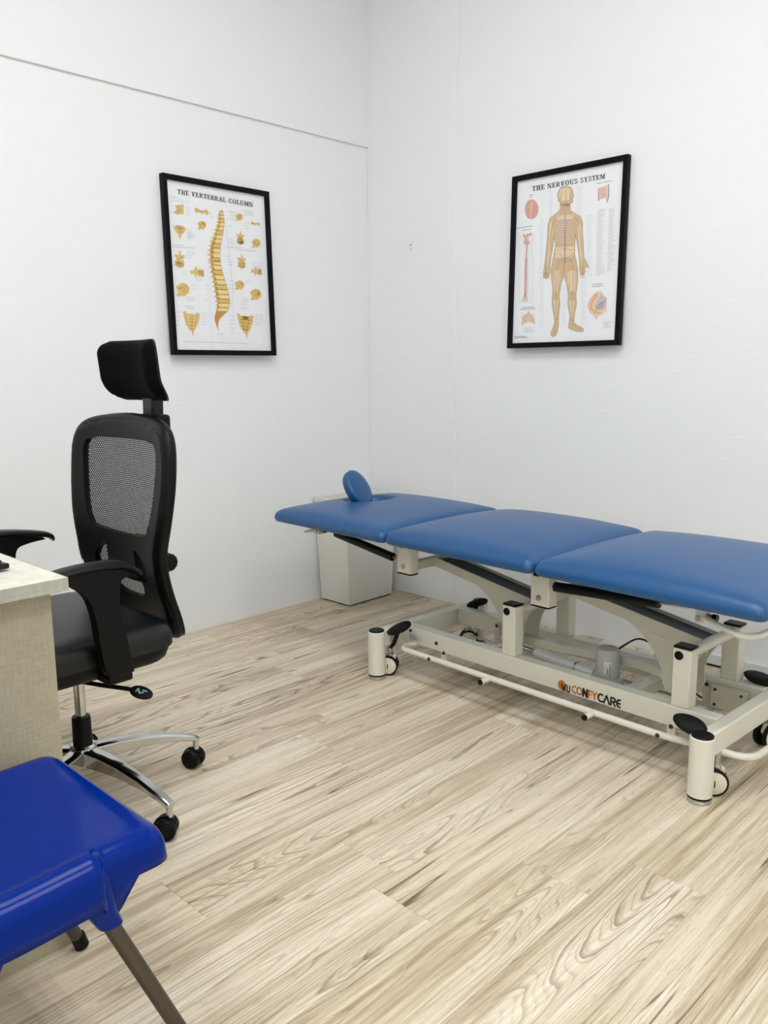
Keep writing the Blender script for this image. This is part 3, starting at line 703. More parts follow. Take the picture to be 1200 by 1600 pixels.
# star base
base = MB(); base.lathe([(.0001, .105), (.033, .105), (.036, .112), (.034, .160), (.029, .166), (.0001, .166)], n=30)
hub = base.build('base_hub', 'chrome', oc)
for k in range(5):
    a = R(11+72*k)-OC_ANG
    arm = MB(); S = [(.026, .158, .047, .0235), (.08, .1555, .042, .0215), (.15, .146, .033, .0185), (.22, .130, .025, .0160), (.28, .110, .019, .0140), (.312, .098, .017, .0130), (.322, .0925, .012, .0115)]
    for x, zt, dp, hw in S: arm.v += [(x, -hw*.62, zt), (x, hw*.62, zt), (x, hw, zt-.006), (x, hw*.8, zt-dp), (x, -hw*.8, zt-dp), (x, -hw, zt-.006)]
    m_ = len(S)
    for i in range(m_-1):
        for q in range(6): arm.f.append((i*6+q, i*6+(q+1) % 6, (i+1)*6+(q+1) % 6, (i+1)*6+q)); arm.c.append(None)
    arm.f += [(0, 1, 2, 3, 4, 5), tuple((m_-1)*6+q for q in range(6))[::-1]]; arm.c += [None, None]
    arm.xform(Matrix.Rotation(a, 4, 'Z')); ao = arm.build('base_arm', 'chrome', oc, bevel=.002, ang=40)
    ct = MB(); ct.cyl((.314, 0, .052), (.314, 0, .090), .0085, n=14); ct.xform(Matrix.Rotation(a, 4, 'Z')); ct.build('castor_stem', 'chrome', ao)
    cs = MB(); sw_ = R([35, -60, 100, 10, -140][k]); Mc = Matrix.Rotation(a, 4, 'Z') @ Matrix.Translation((.314, 0, 0)) @ Matrix.Rotation(sw_, 4, 'Z')
    for s in (-1, 1):
        cs.lathe([(.0001, s*.004), (.0255, s*.004), (.0275, s*.007), (.0275, s*.019), (.0245, s*.0235), (.019, s*.0225), (.017, s*.0245), (.0001, s*.0245)], (-.010, 0, .0275), 'y', 26)
    cs.xform(Mc); cs.build('castor_wheel', 'black_plastic', ao)
    hd = MB(); pts = [(-.012+.030*math.cos(R(t)), .0275+.030*math.sin(R(t))) for t in range(10, 171, 16)]+[(-.030, .022), (.008, .022)]
    hd.prism(pts, 'y', -.0038, .0038); hd.cyl((0, 0, .03), (0, 0, .055), .010, n=14); hd.xform(Mc); hd.build('castor_hood', 'black_plastic', ao)
MB().lathe([(.0001, .160), (.0245, .160), (.0235, .236), (.0215, .241), (.0001, .241)], n=28).build('gas_lift_sleeve', 'black_plastic', oc)
MB().cyl((0, 0, .24), (0, 0, .375), .0138).build('gas_lift', 'chrome', oc)
MB().box(-.10, .13, -.085, .085, .360, .404).build('mechanism', 'black_plastic', oc, bevel=.010)
lv_ = MB().tube(fillet([(.05, .08, .372), (.02, .14, .368), (-.040, .19, .352)], .02), .0055, 10).build('tilt_lever', 'black_plastic', oc)
pd = MB(); pd.prism([(math.cos(R(t))*.030*(1.0 if math.cos(R(t)) > 0 else .9), math.sin(R(t))*.017) for t in range(0, 360, 18)], 'z', -.0045, .0045)
pd.xform(Matrix.Translation((-.058, .207, .343)) @ Euler((R(32), R(20), R(140))).to_matrix().to_4x4()); pd.build('lever_paddle', 'black_plastic', lv_, bevel=.002)
mk = MB()
for a, b in (((-.010, .004), (.0, -.006)), ((-.004, -.006), (.006, -.002)), ((.003, .004), (.013, .004)), ((-.012, -.004), (-.006, .006))): stroke(mk, [a, b], .003, lambda u, v: (u, v, .0052))
mk.xform(Matrix.Translation((-.058, .207, .343)) @ Euler((R(32), R(20), R(140))).to_matrix().to_4x4()); mk.build('lever_print', 'teal_print', lv_, ang=180)
# seat
def slab(name, cx, cy, hx, hy, r, topf, botf, m_, step=.02):
    f_ = [0, .003, .008, .015, .026]
    def ax(c, h):
        n = int((2*h-.06)/step); return [c-h-.001+t for t in f_]+[c-h+.03+(2*h-.06)*k/n for k in range(n+1)]+[c+h+.001-t for t in f_[::-1]]
    sd = lambda x, y: rrect(x, y, cx, cy, hx, hy, r)
    vs, fs, rim = sdf_grid(ax(cx, hx), ax(cy, hy), sd)
    V, Fc = shell(vs, fs, rim, lambda x, y: topf(x, y, max(0, -sd(x, y))), lambda x, y: botf(x, y, max(0, -sd(x, y))))
    return MB().add(V, Fc).build(name, m_, oc, ang=60)
rd = lambda d, w_, h: h*math.sqrt(max(0, 1-(1-min(1, d/w_))**2))
wf = lambda x: -.035*sstep((x-.20)/.14)
slab('seat_cushion', .085, 0, .245, .250, .075, lambda x, y, d: (x, y, .478+rd(d, .045, .034)+.008*(1-(y/.25)**2)*(1-((x-.085)/.245)**2)+wf(x)), lambda x, y, d: (x, y, .452+wf(x)*.8), 'black_leather')
slab('seat_shell', .085, 0, .238, .243, .075, lambda x, y, d: (x, y, .4525+wf(x)*.8), lambda x, y, d: (x, y, .440-rd(d, .05, .034)+wf(x)*.5), 'black_plastic')
# arm rests
for s in (-1, 1):
    prof = smooth([(.060, .434, 0), (.072, .46, 0), (.080, .52, 0), (.088, .585, 0), (.104, .630, 0), (.140, .660, 0), (.185, .670, 0)], 5)
    ro = .020 if s > 0 else -.030
    back = smooth([(-.030+ro, .660, 0), (.005+ro*.5, .655, 0), (.022, .640, 0), (.026, .58, 0), (.014, .52, 0), (.004, .46, 0), (.000, .434, 0)], 5)
    poly = [(v.x, v.y) for v in prof]+[(.18, .682), (.08, .689), (-.01+ro, .678)]+[(v.x, v.y) for v in back]
    ar = MB().prism(poly, 'y', s*.262, s*.292).build('armrest', 'black_plastic', oc, bevel=.007, ang=40)
    MB().box(.0, .062, min(s*.06, s*.285), max(s*.06, s*.285), .412, .436).build('arm_bracket', 'black_plastic', ar, bevel=.006)
    ro = .020 if s > 0 else -.030
    S = smooth([(-.056+ro, 0, .660), (-.034+ro, 0, .675), (.015, 0, .690), (.07, 0, .695), (.14, 0, .693), (.20, 0, .683), (.225, 0, .671)], 4); pm = MB(); nq = 12
    for i, c in enumerate(S):
        t = i/(len(S)-1); hw = .030*min(1, math.sqrt(max(.03, 1-abs(2*t-1)**5)))
        for k in range(nq):
            a = 2*math.pi*k/nq; pm.v.append((c.x, s*.277+hw*math.copysign(abs(math.cos(a))**.6, math.cos(a)), c.z-.003+.0085*math.sin(a)))
    for i in range(len(S)-1):
        for k in range(nq): pm.f.append((i*nq+k, i*nq+(k+1) % nq, (i+1)*nq+(k+1) % nq, (i+1)*nq+k)); pm.c.append(None)
    pm.f += [tuple(range(nq)), tuple((len(S)-1)*nq+k for k in range(nq))]; pm.c += [None, None]
    pm.build('arm_pad', 'black_plastic', ar, ang=60)
# backrest
PZ = [(.42, -.200), (.49, -.182), (.58, -.150), (.66, -.136), (.75, -.147), (.82, -.158), (.90, -.166), (1.01, -.172)]
def bx_(y, z):
    v = float(np.interp(z, [p[0] for p in PZ], [p[1] for p in PZ])); v = sum(float(np.interp(z+q, [p[0] for p in PZ], [p[1] for p in PZ])) for q in (-.04, -.02, 0, .02, .04))/5
    return v+.030*(y/.23)**2
def poly_sdf(pts):
    P = np.array(pts); Q = np.roll(P, -1, 0)
    def f(x, y):
        p = np.array([x, y]); e = Q-P; w_ = p-P; t = np.clip((w_*e).sum(1)/(e*e).sum(1), 0, 1); d = w_-e*t[:, None]; dist = math.sqrt((d*d).sum(1).min())
        c = ((P[:, 1] > y) != (Q[:, 1] > y)) & (x < (Q[:, 0]-P[:, 0])*(y-P[:, 1])/(Q[:, 1]-P[:, 1]+1e-12)+P[:, 0])
        return -dist if c.sum() % 2 else dist
    return f
def mirror(h): return h+[(-a, b) for a, b in h[::-1] if abs(a) > 1e-6]
def sm2(pts, n=4): return [(v.x, v.y) for v in smooth([(a, b, 0) for a, b in pts], n, True)]
OUTP = [(0, .999), (.11, .993), (.195, .978), (.233, .940), (.241, .86), (.230, .76), (.210, .68), (.202, .60), (.196, .53), (.188, .48), (.170, .445), (.12, .432), (0, .43)]
OUT = poly_sdf(sm2(mirror(OUTP), 3))
UW = poly_sdf(sm2(mirror([(0, .946), (.11, .944), (.165, .938), (.184, .914), (.182, .85), (.170, .775), (.152, .728), (.125, .708), (0, .700)]), 3))
MW = poly_sdf(sm2(mirror([(0, .605), (.045, .602), (.078, .590), (.084, .560), (.060, .538), (0, .530)]), 3))
SL = poly_sdf(sm2([(-.070, .664), (-.085, .662), (-.112, .648), (-.132, .622), (-.128, .596), (-.105, .582), (-.082, .590), (-.072, .62)], 3))
SW = lambda y, z: min(SL(y, z), SL(-y, z))
def back_sdf(y, z): return max(OUT(y, z), -UW(y, z), -MW(y, z), -SW(y, z))
ygr = [-.24+.48*k/56 for k in range(57)]; zgr = [.425+.58*k/68 for k in range(69)]
vs, fs, rim = sdf_grid(ygr, zgr, back_sdf)
def bf(y, z):
    d = max(0, -OUT(y, z)); return (bx_(y, z)-.010*(1-rd(d, .014, 1)), y, z)
def bb_(y, z):
    d = max(0, -OUT(y, z)); return (bx_(y, z)-.016-.020*(1-sstep(d/.045)), y, z)
V, Fc = shell(vs, fs, rim, bf, bb_)
rimp = sm2(mirror(OUTP), 6); rimp = [(bx_(a*.985, b)-.021, a*.965, .715+(b-.715)*.975) for a, b in rimp]; rimp = rimp+rimp[:2]
bkm = MB().add(V, Fc); bkm.tube(rimp, [.0175 if p[2] > .70 else .0110+.0065*max(0, (p[2]-.45)/.25) for p in rimp], 12, False)
bk = bkm.build('backrest', 'black_plastic', oc, ang=50)
def netting(win, name):
    mb = MB(); sp = .0062; hw = .00165
    for ang in (R(52), R(-52)):
        d = Vector((math.cos(ang), math.sin(ang))); n = Vector((-d.y, d.x))
        for k in range(-60, 61):
            for j in range(-40, 41):
                c = Vector((0, .75))+n*(k*sp)+d*((j+.5)*.012)
                if abs(c.x) > .2 or not .52 < c.y < .96 or win(c.x, c.y) > .006: continue
                q = [c-d*.0062-n*hw, c+d*.0062-n*hw, c+d*.0062+n*hw, c-d*.0062+n*hw]
                mb.add([(bx_(p.x, p.y)-.009, p.x, p.y) for p in q], [(0, 1, 2, 3)])
    return mb.build(name, 'mesh_thread', bk, ang=60)
o = netting(UW, 'mesh_panel'); o = netting(lambda y, z: min(MW(y, z), SW(y, z)), 'lumbar_mesh')
# spine behind the back, knob, headrest
sp_ = smooth([(-.02, .395, 0), (-.14, .395, 0), (-.205, .43, 0), (-.222, .52, 0), (-.205, .60, 0), (-.196, .66, 0), (-.196, .685, 0)], 6)
poly = [(v.x, v.y) for v in sp_]
out = []
for i, v in enumerate(sp_):
    t = (sp_[min(i+1, len(sp_)-1)]-sp_[max(i-1, 0)]).normalized(); out.append((v.x+t.y*-.018, v.y+t.x*.018*-1 if False else v.y-abs(t.x)*.018))
sb = MB().prism(poly+out[::-1], 'y', -.034, .034).build('back_support', 'black_plastic', oc, bevel=.004)
MB().box(-.236, -.150, -.075, .075, .575, .668).build('lumbar_carrier', 'black_plastic', sb, bevel=.010)
kn = MB(); kn.lathe([(.0001, .06), (.022, .06), (.024, .066), (.024, .100), (.020, .106), (.0001, .106)], (-.222, 0, .622), 'y', 12); kn.build('knob', 'black_plastic', sb, bevel=.002)
MB().box(-.276, -.180, -.055, .055, .945, 1.003).build('headrest_bracket', 'black_plastic', oc, bevel=.008)
hp = MB().prism([(-.272, .950), (-.238, .950), (-.240, 1.05), (-.236, 1.135), (-.246, 1.145), (-.262, 1.125), (-.276, 1.05)], 'y', -.024, .024).build('headrest_post', 'black_gloss', oc, bevel=.004)
def hx_(y, z): return -.214+.034*(y/.135)**2+(z-1.115)*.10-.020*sstep((1.10-z)/.07)
def hw_sdf(y, z): return rrect(y*(1+.04*max(0, (1.10-z)/.08)), z, 0, 1.1165, .133, .0765, .036)
vs, fs, rim = sdf_grid([-.142+.284*k/44 for k in range(45)], [1.036+.161*k/26 for k in range(27)], hw_sdf)
V, Fc = shell(vs, fs, rim, lambda y, z: (hx_(y, z)+rd(max(0, -hw_sdf(y, z)), .040, .032)-.012, y, z), lambda y, z: (hx_(y, z)-.014, y, z))
hd = MB().add(V, Fc).build('headrest', 'black_fabric', oc, ang=60)
vs, fs, rim = sdf_grid([-.142+.284*k/44 for k in range(45)], [1.036+.161*k/26 for k in range(27)], lambda y, z: hw_sdf(y, z)-.001)
V, Fc = shell(vs, fs, rim, lambda y, z: (hx_(y, z)-.0145, y, z), lambda y, z: (hx_(y, z)-.021-.006*sstep(max(0, -hw_sdf(y, z))/.05), y, z))
MB().add(V, Fc).build('headrest_shell', 'black_gloss', hd, ang=60)
MB().cyl((-.246, -.035, 1.118), (-.246, .035, 1.118), .012, n=16).build('headrest_hinge', 'black_plastic', hd)

# ------------------------------------------------------------------ framed anatomical posters
def homog(src):
    A = []; B = []
    for (x, y), (u, v) in zip(src, ((0, 0), (1, 0), (1, 1), (0, 1))):
        A += [[x, y, 1, 0, 0, 0, -u*x, -u*y], [0, 0, 0, x, y, 1, -v*x, -v*y]]; B += [u, v]
    h = list(np.linalg.solve(np.array(A, float), np.array(B, float)))+[1]
    def f(x, y):
        w_ = h[6]*x+h[7]*y+1; return ((h[0]*x+h[1]*y+h[2])/w_, (h[3]*x+h[4]*y+h[5])/w_)
    return f
PWID, PHEI, BAR, DEP = .527, .700, .0205, .024
IW, IH = PWID-2*BAR, PHEI-2*BAR
class Ink:
    """flat print on the paper: polygons given in photo-crop pixels, mapped onto the sheet"""
    def __init__(s, corners): s.m = MB(); s.h = homog(corners); s.k = 0
    def P(s, x, y): u, v = s.h(x, y); return (-IW/2+u*IW, DEP*.45+.0006+s.k*.00004, BAR+IH*(1-v))
    def nxt(s): s.k += 1
    def poly(s, pts, col): s.m.add([s.P(*p) for p in pts], [tuple(range(len(pts)))], col)
    def blob(s, cx, cy, rx, ry, col, rot=0, wob=.0, n=18, seed=0):
        rr = random.Random(seed); ph = rr.uniform(0, 6); pts = []
        for k in range(n):
            a = 2*math.pi*k/n; q = 1+wob*math.sin(3*a+ph)+wob*.6*math.sin(5*a+2*ph)
            x, y = rx*q*math.cos(a), ry*q*math.sin(a); c, s_ = math.cos(rot), math.sin(rot); pts.append((cx+x*c-y*s_, cy+x*s_+y*c))
        s.poly(pts, col)
    def line(s, pts, th, col):
        for a, b in zip(pts, pts[1:]):
            a = Vector(a); b = Vector(b); d = b-a
            if d.length < 1e-6: continue
            d.normalize(); n = Vector((-d.y, d.x))*th/2; s.poly([a-n, a+n, b+n, b-n], col)
    def text_lines(s, x, y, wd, count, dy, col, seed=0, slope=0, th=2.0):
        rr = random.Random(seed)
        for k in range(count):
            L = wd*rr.uniform(.55, 1); s.line([(x, y+k*dy), (x+L, y+k*dy+L*slope)], th, col)
    def build(s, name, parent): return s.m.build(name, 'poster_ink', parent, ink=True, ang=180)
def ell(cx, cy, rx, ry, tx, ty, a0, a1, n=12):
    out = []
    for k in range(n):
        A0, A1 = R(a0+(a1-a0)*k/n), R(a0+(a1-a0)*(k+1)/n)
        out.append([(cx+rx*math.cos(A0), cy+ry*math.sin(A0)), (cx+rx*math.cos(A1), cy+ry*math.sin(A1)), (cx+(rx-tx)*math.cos(A1), cy+(ry-ty)*math.sin(A1)), (cx+(rx-tx)*math.cos(A0), cy+(ry-ty)*math.sin(A0))])
    return out
def rc(x0, y0, x1, y1): return [(x0, y0), (x1, y0), (x1, y1), (x0, y1)]
def dg(xa, xb, th, y0=0, y1=1): return [(xa-th/2, y0), (xa+th/2, y0), (xb+th/2, y1), (xb-th/2, y1)]
SLAB = {   # bold slab-serif capitals
 'T': (.84, [rc(.02, .88, .82, 1), rc(.31, 0, .53, 1), rc(.20, 0, .64, .09), rc(.02, .70, .11, 1), rc(.73, .70, .82, 1)]),
 'H': (.98, [rc(.12, 0, .34, 1), rc(.62, 0, .84, 1), rc(.3, .45, .66, .55), rc(.02, 0, .44, .09), rc(.52, 0, .94, .09), rc(.02, .91, .44, 1), rc(.52, .91, .94, 1)]),
 'E': (.84, [rc(.12, 0, .34, 1), rc(.02, 0, .78, .10), rc(.02, .90, .76, 1), rc(.3, .46, .56, .55), rc(.52, .36, .60, .65), rc(.70, 0, .78, .28), rc(.68, .74, .76, 1)]),
 'V': (.94, [dg(.46, .22, .22), dg(.46, .74, .13), rc(.02, .91, .42, 1), rc(.56, .91, .92, 1)]),
 'R': (.94, [rc(.12, 0, .34, 1), rc(.02, 0, .44, .09), rc(.02, .91, .5, 1), rc(.3, .45, .5, .53)]+ell(.5, .725, .27, .275, .2, .09, -90, 90)+[dg(.80, .46, .2, 0, .5), rc(.72, 0, .93, .09)]),
 'B': (.86, [rc(.12, 0, .34, 1), rc(.02, 0, .5, .09), rc(.02, .91, .48, 1), rc(.3, .47, .5, .55)]+ell(.47, .74, .26, .26, .19, .09, -90, 90)+ell(.50, .27, .29, .27, .2, .09, -90, 90)),
 'A': (.94, [dg(.14, .45, .12), dg(.74, .47, .23), rc(.25, .28, .62, .37), rc(.0, 0, .30, .09), rc(.52, 0, .94, .09)]),
 'L': (.80, [rc(.12, 0, .34, 1), rc(.02, 0, .76, .10), rc(.02, .91, .46, 1), rc(.68, 0, .76, .34)]),
 'C': (.88, ell(.46, .5, .42, .52, .22, .09, 40, 320, 20)+[rc(.70, .64, .80, .98), rc(.74, .12, .82, .30)]),
 'O': (.94, ell(.46, .5, .43, .52, .22, .09, 0, 360, 24)),
 'U': (.96, [rc(.12, .32, .34, 1), rc(.68, .32, .79, 1), rc(.02, .91, .44, 1), rc(.56, .91, .92, 1)]+ell(.455, .34, .335, .36, .2, .10, 180, 360, 14)),
 'M': (1.14, [rc(.10, 0, .20, 1), rc(.80, 0, 1.02, 1), dg(.54, .22, .22, .1, 1), dg(.54, .86, .12, .1, 1), rc(.02, 0, .30, .09), rc(.70, 0, 1.12, .09), rc(.02, .91, .3, 1), rc(.8, .91, 1.12, 1)]),
 'N': (.98, [rc(.12, 0, .22, 1), rc(.74, 0, .84, 1), dg(.76, .2, .22), rc(.02, 0, .34, .09), rc(.02, .91, .28, 1), rc(.62, .91, .96, 1)]),
 'S': (.76, ell(.38, .74, .30, .27, .18, .09, 20, 270, 14)+ell(.38, .26, .32, .27, .18, .09, 200, 450, 14)+[rc(.56, .66, .64, 1), rc(.06, .02, .14, .34)]),
 'Y': (.90, [rc(.34, 0, .56, .48), rc(.22, 0, .68, .09), dg(.45, .2, .22, .42, 1), dg(.45, .72, .12, .42, 1), rc(.02, .91, .4, 1), rc(.56, .91, .90, 1)])}
def title(ink, text, x0, y0, x1, y1, hgt, parent):
    """baseline from (x0,y0) to (x1,y1) in crop pixels"""
    wid = sum(.5 if c == ' ' else SLAB[c][0]+.06 for c in text); mb = MB(); u = 0
    for c in text:
        if c == ' ': u += .5; continue
        for q in SLAB[c][1]:
            pts = []
            for a, b in q:
                t = (u+a)/wid; pts.append(ink.P(x0+(x1-x0)*t, y0+(y1-y0)*t-b*hgt))
            mb.add(pts, [tuple(range(len(pts)))])
        u += SLAB[c][0]+.06
    return mb.build('title_lettering', 'logo_black', parent, ang=180)
def make_poster(name, label, loc, rz, tilt):
    t = thing(name, label, 'poster', loc, rz, 'framed anatomy posters'); t.rotation_euler = Euler((tilt, 0, rz), 'XYZ')
    h = PWID/2
    def miter(pts, nm):
        n = len(pts); return MB().add([(a, y, z) for y in (0, DEP) for a, z in pts], [tuple(range(n)), tuple(range(n, 2*n))[::-1]]+[(i, (i+1) % n, n+(i+1) % n, n+i) for i in range(n)]).build(nm, 'frame_black', t, bevel=.0012)
    b = BAR
    miter([(-h, 0), (h, 0), (h-b, b), (-h+b, b)], 'frame_bar'); miter([(-h, PHEI), (-h+b, PHEI-b), (h-b, PHEI-b), (h, PHEI)], 'frame_bar')
    miter([(-h, 0), (-h+b, b), (-h+b, PHEI-b), (-h, PHEI)], 'frame_bar'); miter([(h, 0), (h, PHEI), (h-b, PHEI-b), (h-b, b)], 'frame_bar')
    MB().box(-h+b*.5, h-b*.5, .004, DEP*.45, b*.5, PHEI-b*.5).build('printed_sheet', 'poster_paper', t)
    MB().box(-h+b-.001, h-b+.001, DEP*.62, DEP*.62+.0018, b-.001, PHEI-b+.001).build('glass_pane', 'pane_glass', t)
    return t
# local frame of a poster: X to the right as seen, Y out of the wall, Z up (mirrored X handled by rotating the empty)
def flipx(t):
    for c in t.children:
        me = c.data
        for v in me.vertices: v.co.x = -v.co.x
        me.flip_normals(); me.update()

G1, G2, G3, G4, TX = srgb(232, 196, 116), srgb(202, 152, 70), srgb(246, 224, 160), srgb(150, 104, 44), srgb(176, 178, 184)
TXB = srgb(165, 185, 215)
pL = make_poster('anatomy_poster', 'black-framed vertebral column poster with a yellow spine, left of the corner', (.0185, -.895, 1.179), R(-90), R(1.48))
ik = Ink([(150, 103), (945, 215), (1010, 1492), (252, 1497)])
rr = random.Random(7)
# the spine: bodies on the right, processes on the left
BODY = [(600, 345, 11), (604, 385, 15), (606, 430, 19), (601, 480, 22), (590, 530, 26), (577, 585, 29), (566, 640, 31), (560, 700, 33), (562, 760, 35), (568, 820, 38), (580, 880, 42), (594, 940, 46), (607, 1000, 50), (617, 1060, 52), (622, 1110, 52), (612, 1165, 48), (590, 1205, 40), (572, 1240, 26), (572, 1275, 15), (578, 1310, 9), (589, 1340, 2)]
BACK = [(582, 360), (572, 400), (566, 440), (552, 490), (536, 540), (518, 590), (505, 640), (500, 700), (506, 760), (516, 820), (527, 880), (536, 940), (546, 1000), (556, 1060), (566, 1110), (562, 1165), (556, 1205), (556, 1240), (564, 1275)]
bs = smooth([(a, b, w_) for a, b, w_ in BODY], 3); ks = smooth([(a, b, 0) for a, b in BACK], 3)
outl = [(v.x+v.z, v.y) for v in bs]+[(v.x*.62+c_.x*.38-c_.z*.2, v.y) for v, c_ in list(zip(ks, bs))[::-1]]
ik.poly([(x-2, y) for x, y in outl], G2); ik.nxt()
for i in range(24):
    t = i/24; k = t*46; i0 = int(k); c = bs[min(i0, len(bs)-2)]; c2 = bs[min(i0+2, len(bs)-1)]; w_ = c.z
    ik.poly([(c.x-w_*.55, c.y+1), (c.x+w_*.98, c.y+3), (c2.x+w_*.98, c2.y-5), (c2.x-w_*.55, c2.y-6)], G3 if i % 3 else G1)
    b_ = ks[min(i0, len(ks)-1)]; ln = 10+12*math.sin(math.pi*min(1, t*1.3))
    ik.poly([(c.x-w_*.5, c.y+2), (c.x-w_*.5, c.y+15), (b_.x+4, b_.y+22), (b_.x-ln*.6, b_.y+20), (b_.x+2, b_.y+10)], G1)
    ik.blob((c.x-w_*.5+b_.x)/2, c.y+10, 7, 6, G3, 0, .2, 8, i)
ik.nxt()
for i in range(24):
    k = i/24*46; i0 = int(k); c = bs[min(i0, len(bs)-2)]; w_ = c.z; b_ = ks[min(i0, len(ks)-1)]
    ik.line([(c.x-w_*.5, c.y), (c.x+w_*.95, c.y+1)], 3, G4 if i > 12 else G2)
    ik.line([(c.x-w_*.62, c.y+4), (b_.x+3, b_.y+12)], 2.5, G4); ik.blob(c.x-w_*.62, c.y+14, 3.5, 4.5, srgb(250, 244, 224), 0, 0, 8)
ik.line([(v.x+v.z+1, v.y) for v in bs[:48]], 2.2, srgb(150, 130, 130)); ik.nxt()
# single vertebrae
def vert(cx, cy, s_, kind, seed):
    q = lambda pts, c: ik.poly([(cx+x*s_, cy+y*s_+x*s_*.12) for x, y in pts], c)
    if kind == 'side':
        q([(-45, -25), (-10, -38), (20, -45), (38, -50), (40, 40), (10, 36), (-6, 50), (-50, 40), (-30, 15), (-8, 5), (-14, -10)], G1); q([(8, -34), (30, -40), (30, -10), (4, -6)], G3); q([(-20, 18), (8, 14), (6, 34), (-24, 34)], G3)
    elif kind == 'front':
        q([(-60, -15), (-40, -30), (-15, -12), (15, -12), (40, -28), (62, -8), (50, 22), (22, 6), (-18, 6), (-45, 18)], G1); q([(-40, -15), (-20, -6), (-30, 6)], G3); q([(38, -14), (50, 0), (34, 8), (22, -4)], G3)
    elif kind == 'above':
        q([(-52, -25), (-25, -45), (20, -45), (52, -25), (38, 5), (14, 30), (10, 62), (-8, 62), (-12, 30), (-38, 5)], G1); q([(-26, -34), (20, -34), (26, -18), (0, -8), (-28, -18)], G3); q([(-16, -4), (14, -4), (8, 18), (-8, 18)], srgb(250, 240, 214))
    elif kind == 'ring':
        q([(-4, -70), (4, -70), (10, -35), (34, -40), (38, -30), (22, -8), (34, 14), (34, 48), (0, 66), (-34, 48), (-34, 14), (-22, -8), (-40, -24), (-36, -36), (-10, -35)], G1); q([(-26, 18), (26, 18), (28, 42), (0, 58), (-28, 42)], G3); q([(-12, -12), (12, -12), (14, 8), (-14, 8)], srgb(250, 244, 226))
    elif kind == 'block':
        q([(0, -26), (46, -28), (48, 30), (2, 30), (-6, 10), (-14, 44), (-24, 44), (-26, 14), (-58, 22), (-62, -6), (-28, -14), (-20, -44), (-10, -44), (-6, -16)], G1); q([(10, -18), (40, -20), (42, 20), (12, 20)], G3)
    else:
        q([(-50, -10), (-30, -30), (-6, -46), (24, -42), (46, -18), (44, 18), (24, 36), (10, 56), (-4, 42), (-24, 60), (-48, 52), (-30, 26), (-40, 10)], G1); q([(2, -34), (28, -26), (34, 4), (8, 6)], G3); q([(-32, -4), (-14, -8), (-18, 12)], srgb(250, 236, 200))
    ik.nxt()
    for k in range(5):
        a = rr.uniform(0, 6.3); r_ = rr.uniform(6, 28)*s_; x, y = cx+r_*math.cos(a), cy+r_*math.sin(a); ik.line([(x, y), (x+rr.uniform(-12, 12)*s_, y+rr.uniform(-9, 9)*s_)], 2.4, G4)
        ik.blob(x-4, y+5, 4*s_, 3*s_, G2, 0, .2, 8, k)
for cx, cy, s_, kd in ((262, 348, .92, 'side'), (440, 362, .98, 'front'), (270, 525, 1.0, 'above'), (446, 470, .72, 'other'), (745, 393, .62, 'other'), (875, 448, .66, 'front'), (756, 570, .85, 'ring'), (884, 605, .74, 'other'), (272, 762, 1.08, 'ring'), (418, 862, 1.02, 'block'), (768, 765, .88, 'ring'), (892, 840, .80, 'block'), (752, 955, .78, 'other'), (300, 1003, 1.12, 'other'), (882, 1028, .95, 'other')):
    vert(cx, cy, s_, kd, int(cx))
for cx, cy, k in ((370, 1285, 0), (800, 1295, 1)):
    P_ = [(-72, -95), (-50, -100), (-38, -82), (0, -86), (34, -82), (48, -104), (70, -92), (66, -40), (44, 20), (22, 58), (14, 105), (4, 60), (-14, 46), (-46, 10), (-64, -50)]
    ik.poly([(cx+x*.93, cy+y*.98+x*.1) for x, y in P_], G1); ik.nxt()
    if k: ik.poly([(cx-30, cy-84), (cx+32, cy-80), (cx+14, cy-50), (cx-12, cy-52)], G4)
    for r_ in range(4):
        w_ = 34-r_*6; y = cy-52+r_*26
        for s_ in (-1, 1): ik.blob(cx+s_*w_*.8, y+s_*w_*.08, 6, 7, srgb(246, 232, 200) if not k else G4, 0, .2, 8)
        ik.line([(cx-w_*.6, y+10), (cx+w_*.6, y+13)], 2.6, G2)
    for s_ in (-1, 1): ik.line([(cx+s_*40, cy-70), (cx+s_*26, cy), (cx+s_*6, cy+56)], 3, G2); ik.line([(cx+s_*10, cy-60), (cx+s_*6, cy+40)], 2.4, G4)
    ik.nxt()
# captions and leader lines
for x, y, w_, n, dy in ((188, 245, 70, 1, 9), (188, 262, 165, 2, 14), (190, 292, 30, 4, 26), (320, 330, 34, 4, 22), (505, 372, 36, 2, 30), (330, 520, 40, 5, 18), (330, 545, 70, 3, 16), (210, 640, 105, 1, 9), (210, 657, 200, 1, 9), (320, 690, 80, 4, 18), (295, 850, 40, 3, 18), (400, 915, 70, 2, 12), (370, 970, 50, 2, 30), (330, 1065, 80, 3, 14), (322, 1142, 90, 1, 8), (338, 1158, 60, 1, 8), (450, 1195, 50, 5, 22), (245, 1190, 40, 4, 35), (475, 960, 40, 4, 42), (670, 360, 70, 4, 20), (775, 342, 95, 1, 9), (785, 360, 120, 2, 16), (785, 440, 60, 3, 22), (655, 580, 55, 3, 18), (655, 648, 170, 1, 9), (720, 668, 200, 1, 9), (650, 725, 55, 4, 22), (850, 775, 100, 3, 18), (800, 915, 60, 2, 18), (660, 925, 50, 3, 30), (770, 1070, 60, 3, 22), (760, 1143, 75, 1, 8), (870, 1198, 70, 5, 20), (670, 1210, 60, 5, 34), (575, 1358, 65, 2, 10), (640, 350, 70, 3, 60)):
    ik.text_lines(x, y, w_, n, dy, TX if rr.random() < .7 else TXB, int(x+y), .03, 2.6 if n == 1 else 1.8)
ik.line([(305, 1428), (835, 1437)], 2.4, TX); ik.line([(640, 480), (700, 1000), (690, 1140)], 1.3, TX)
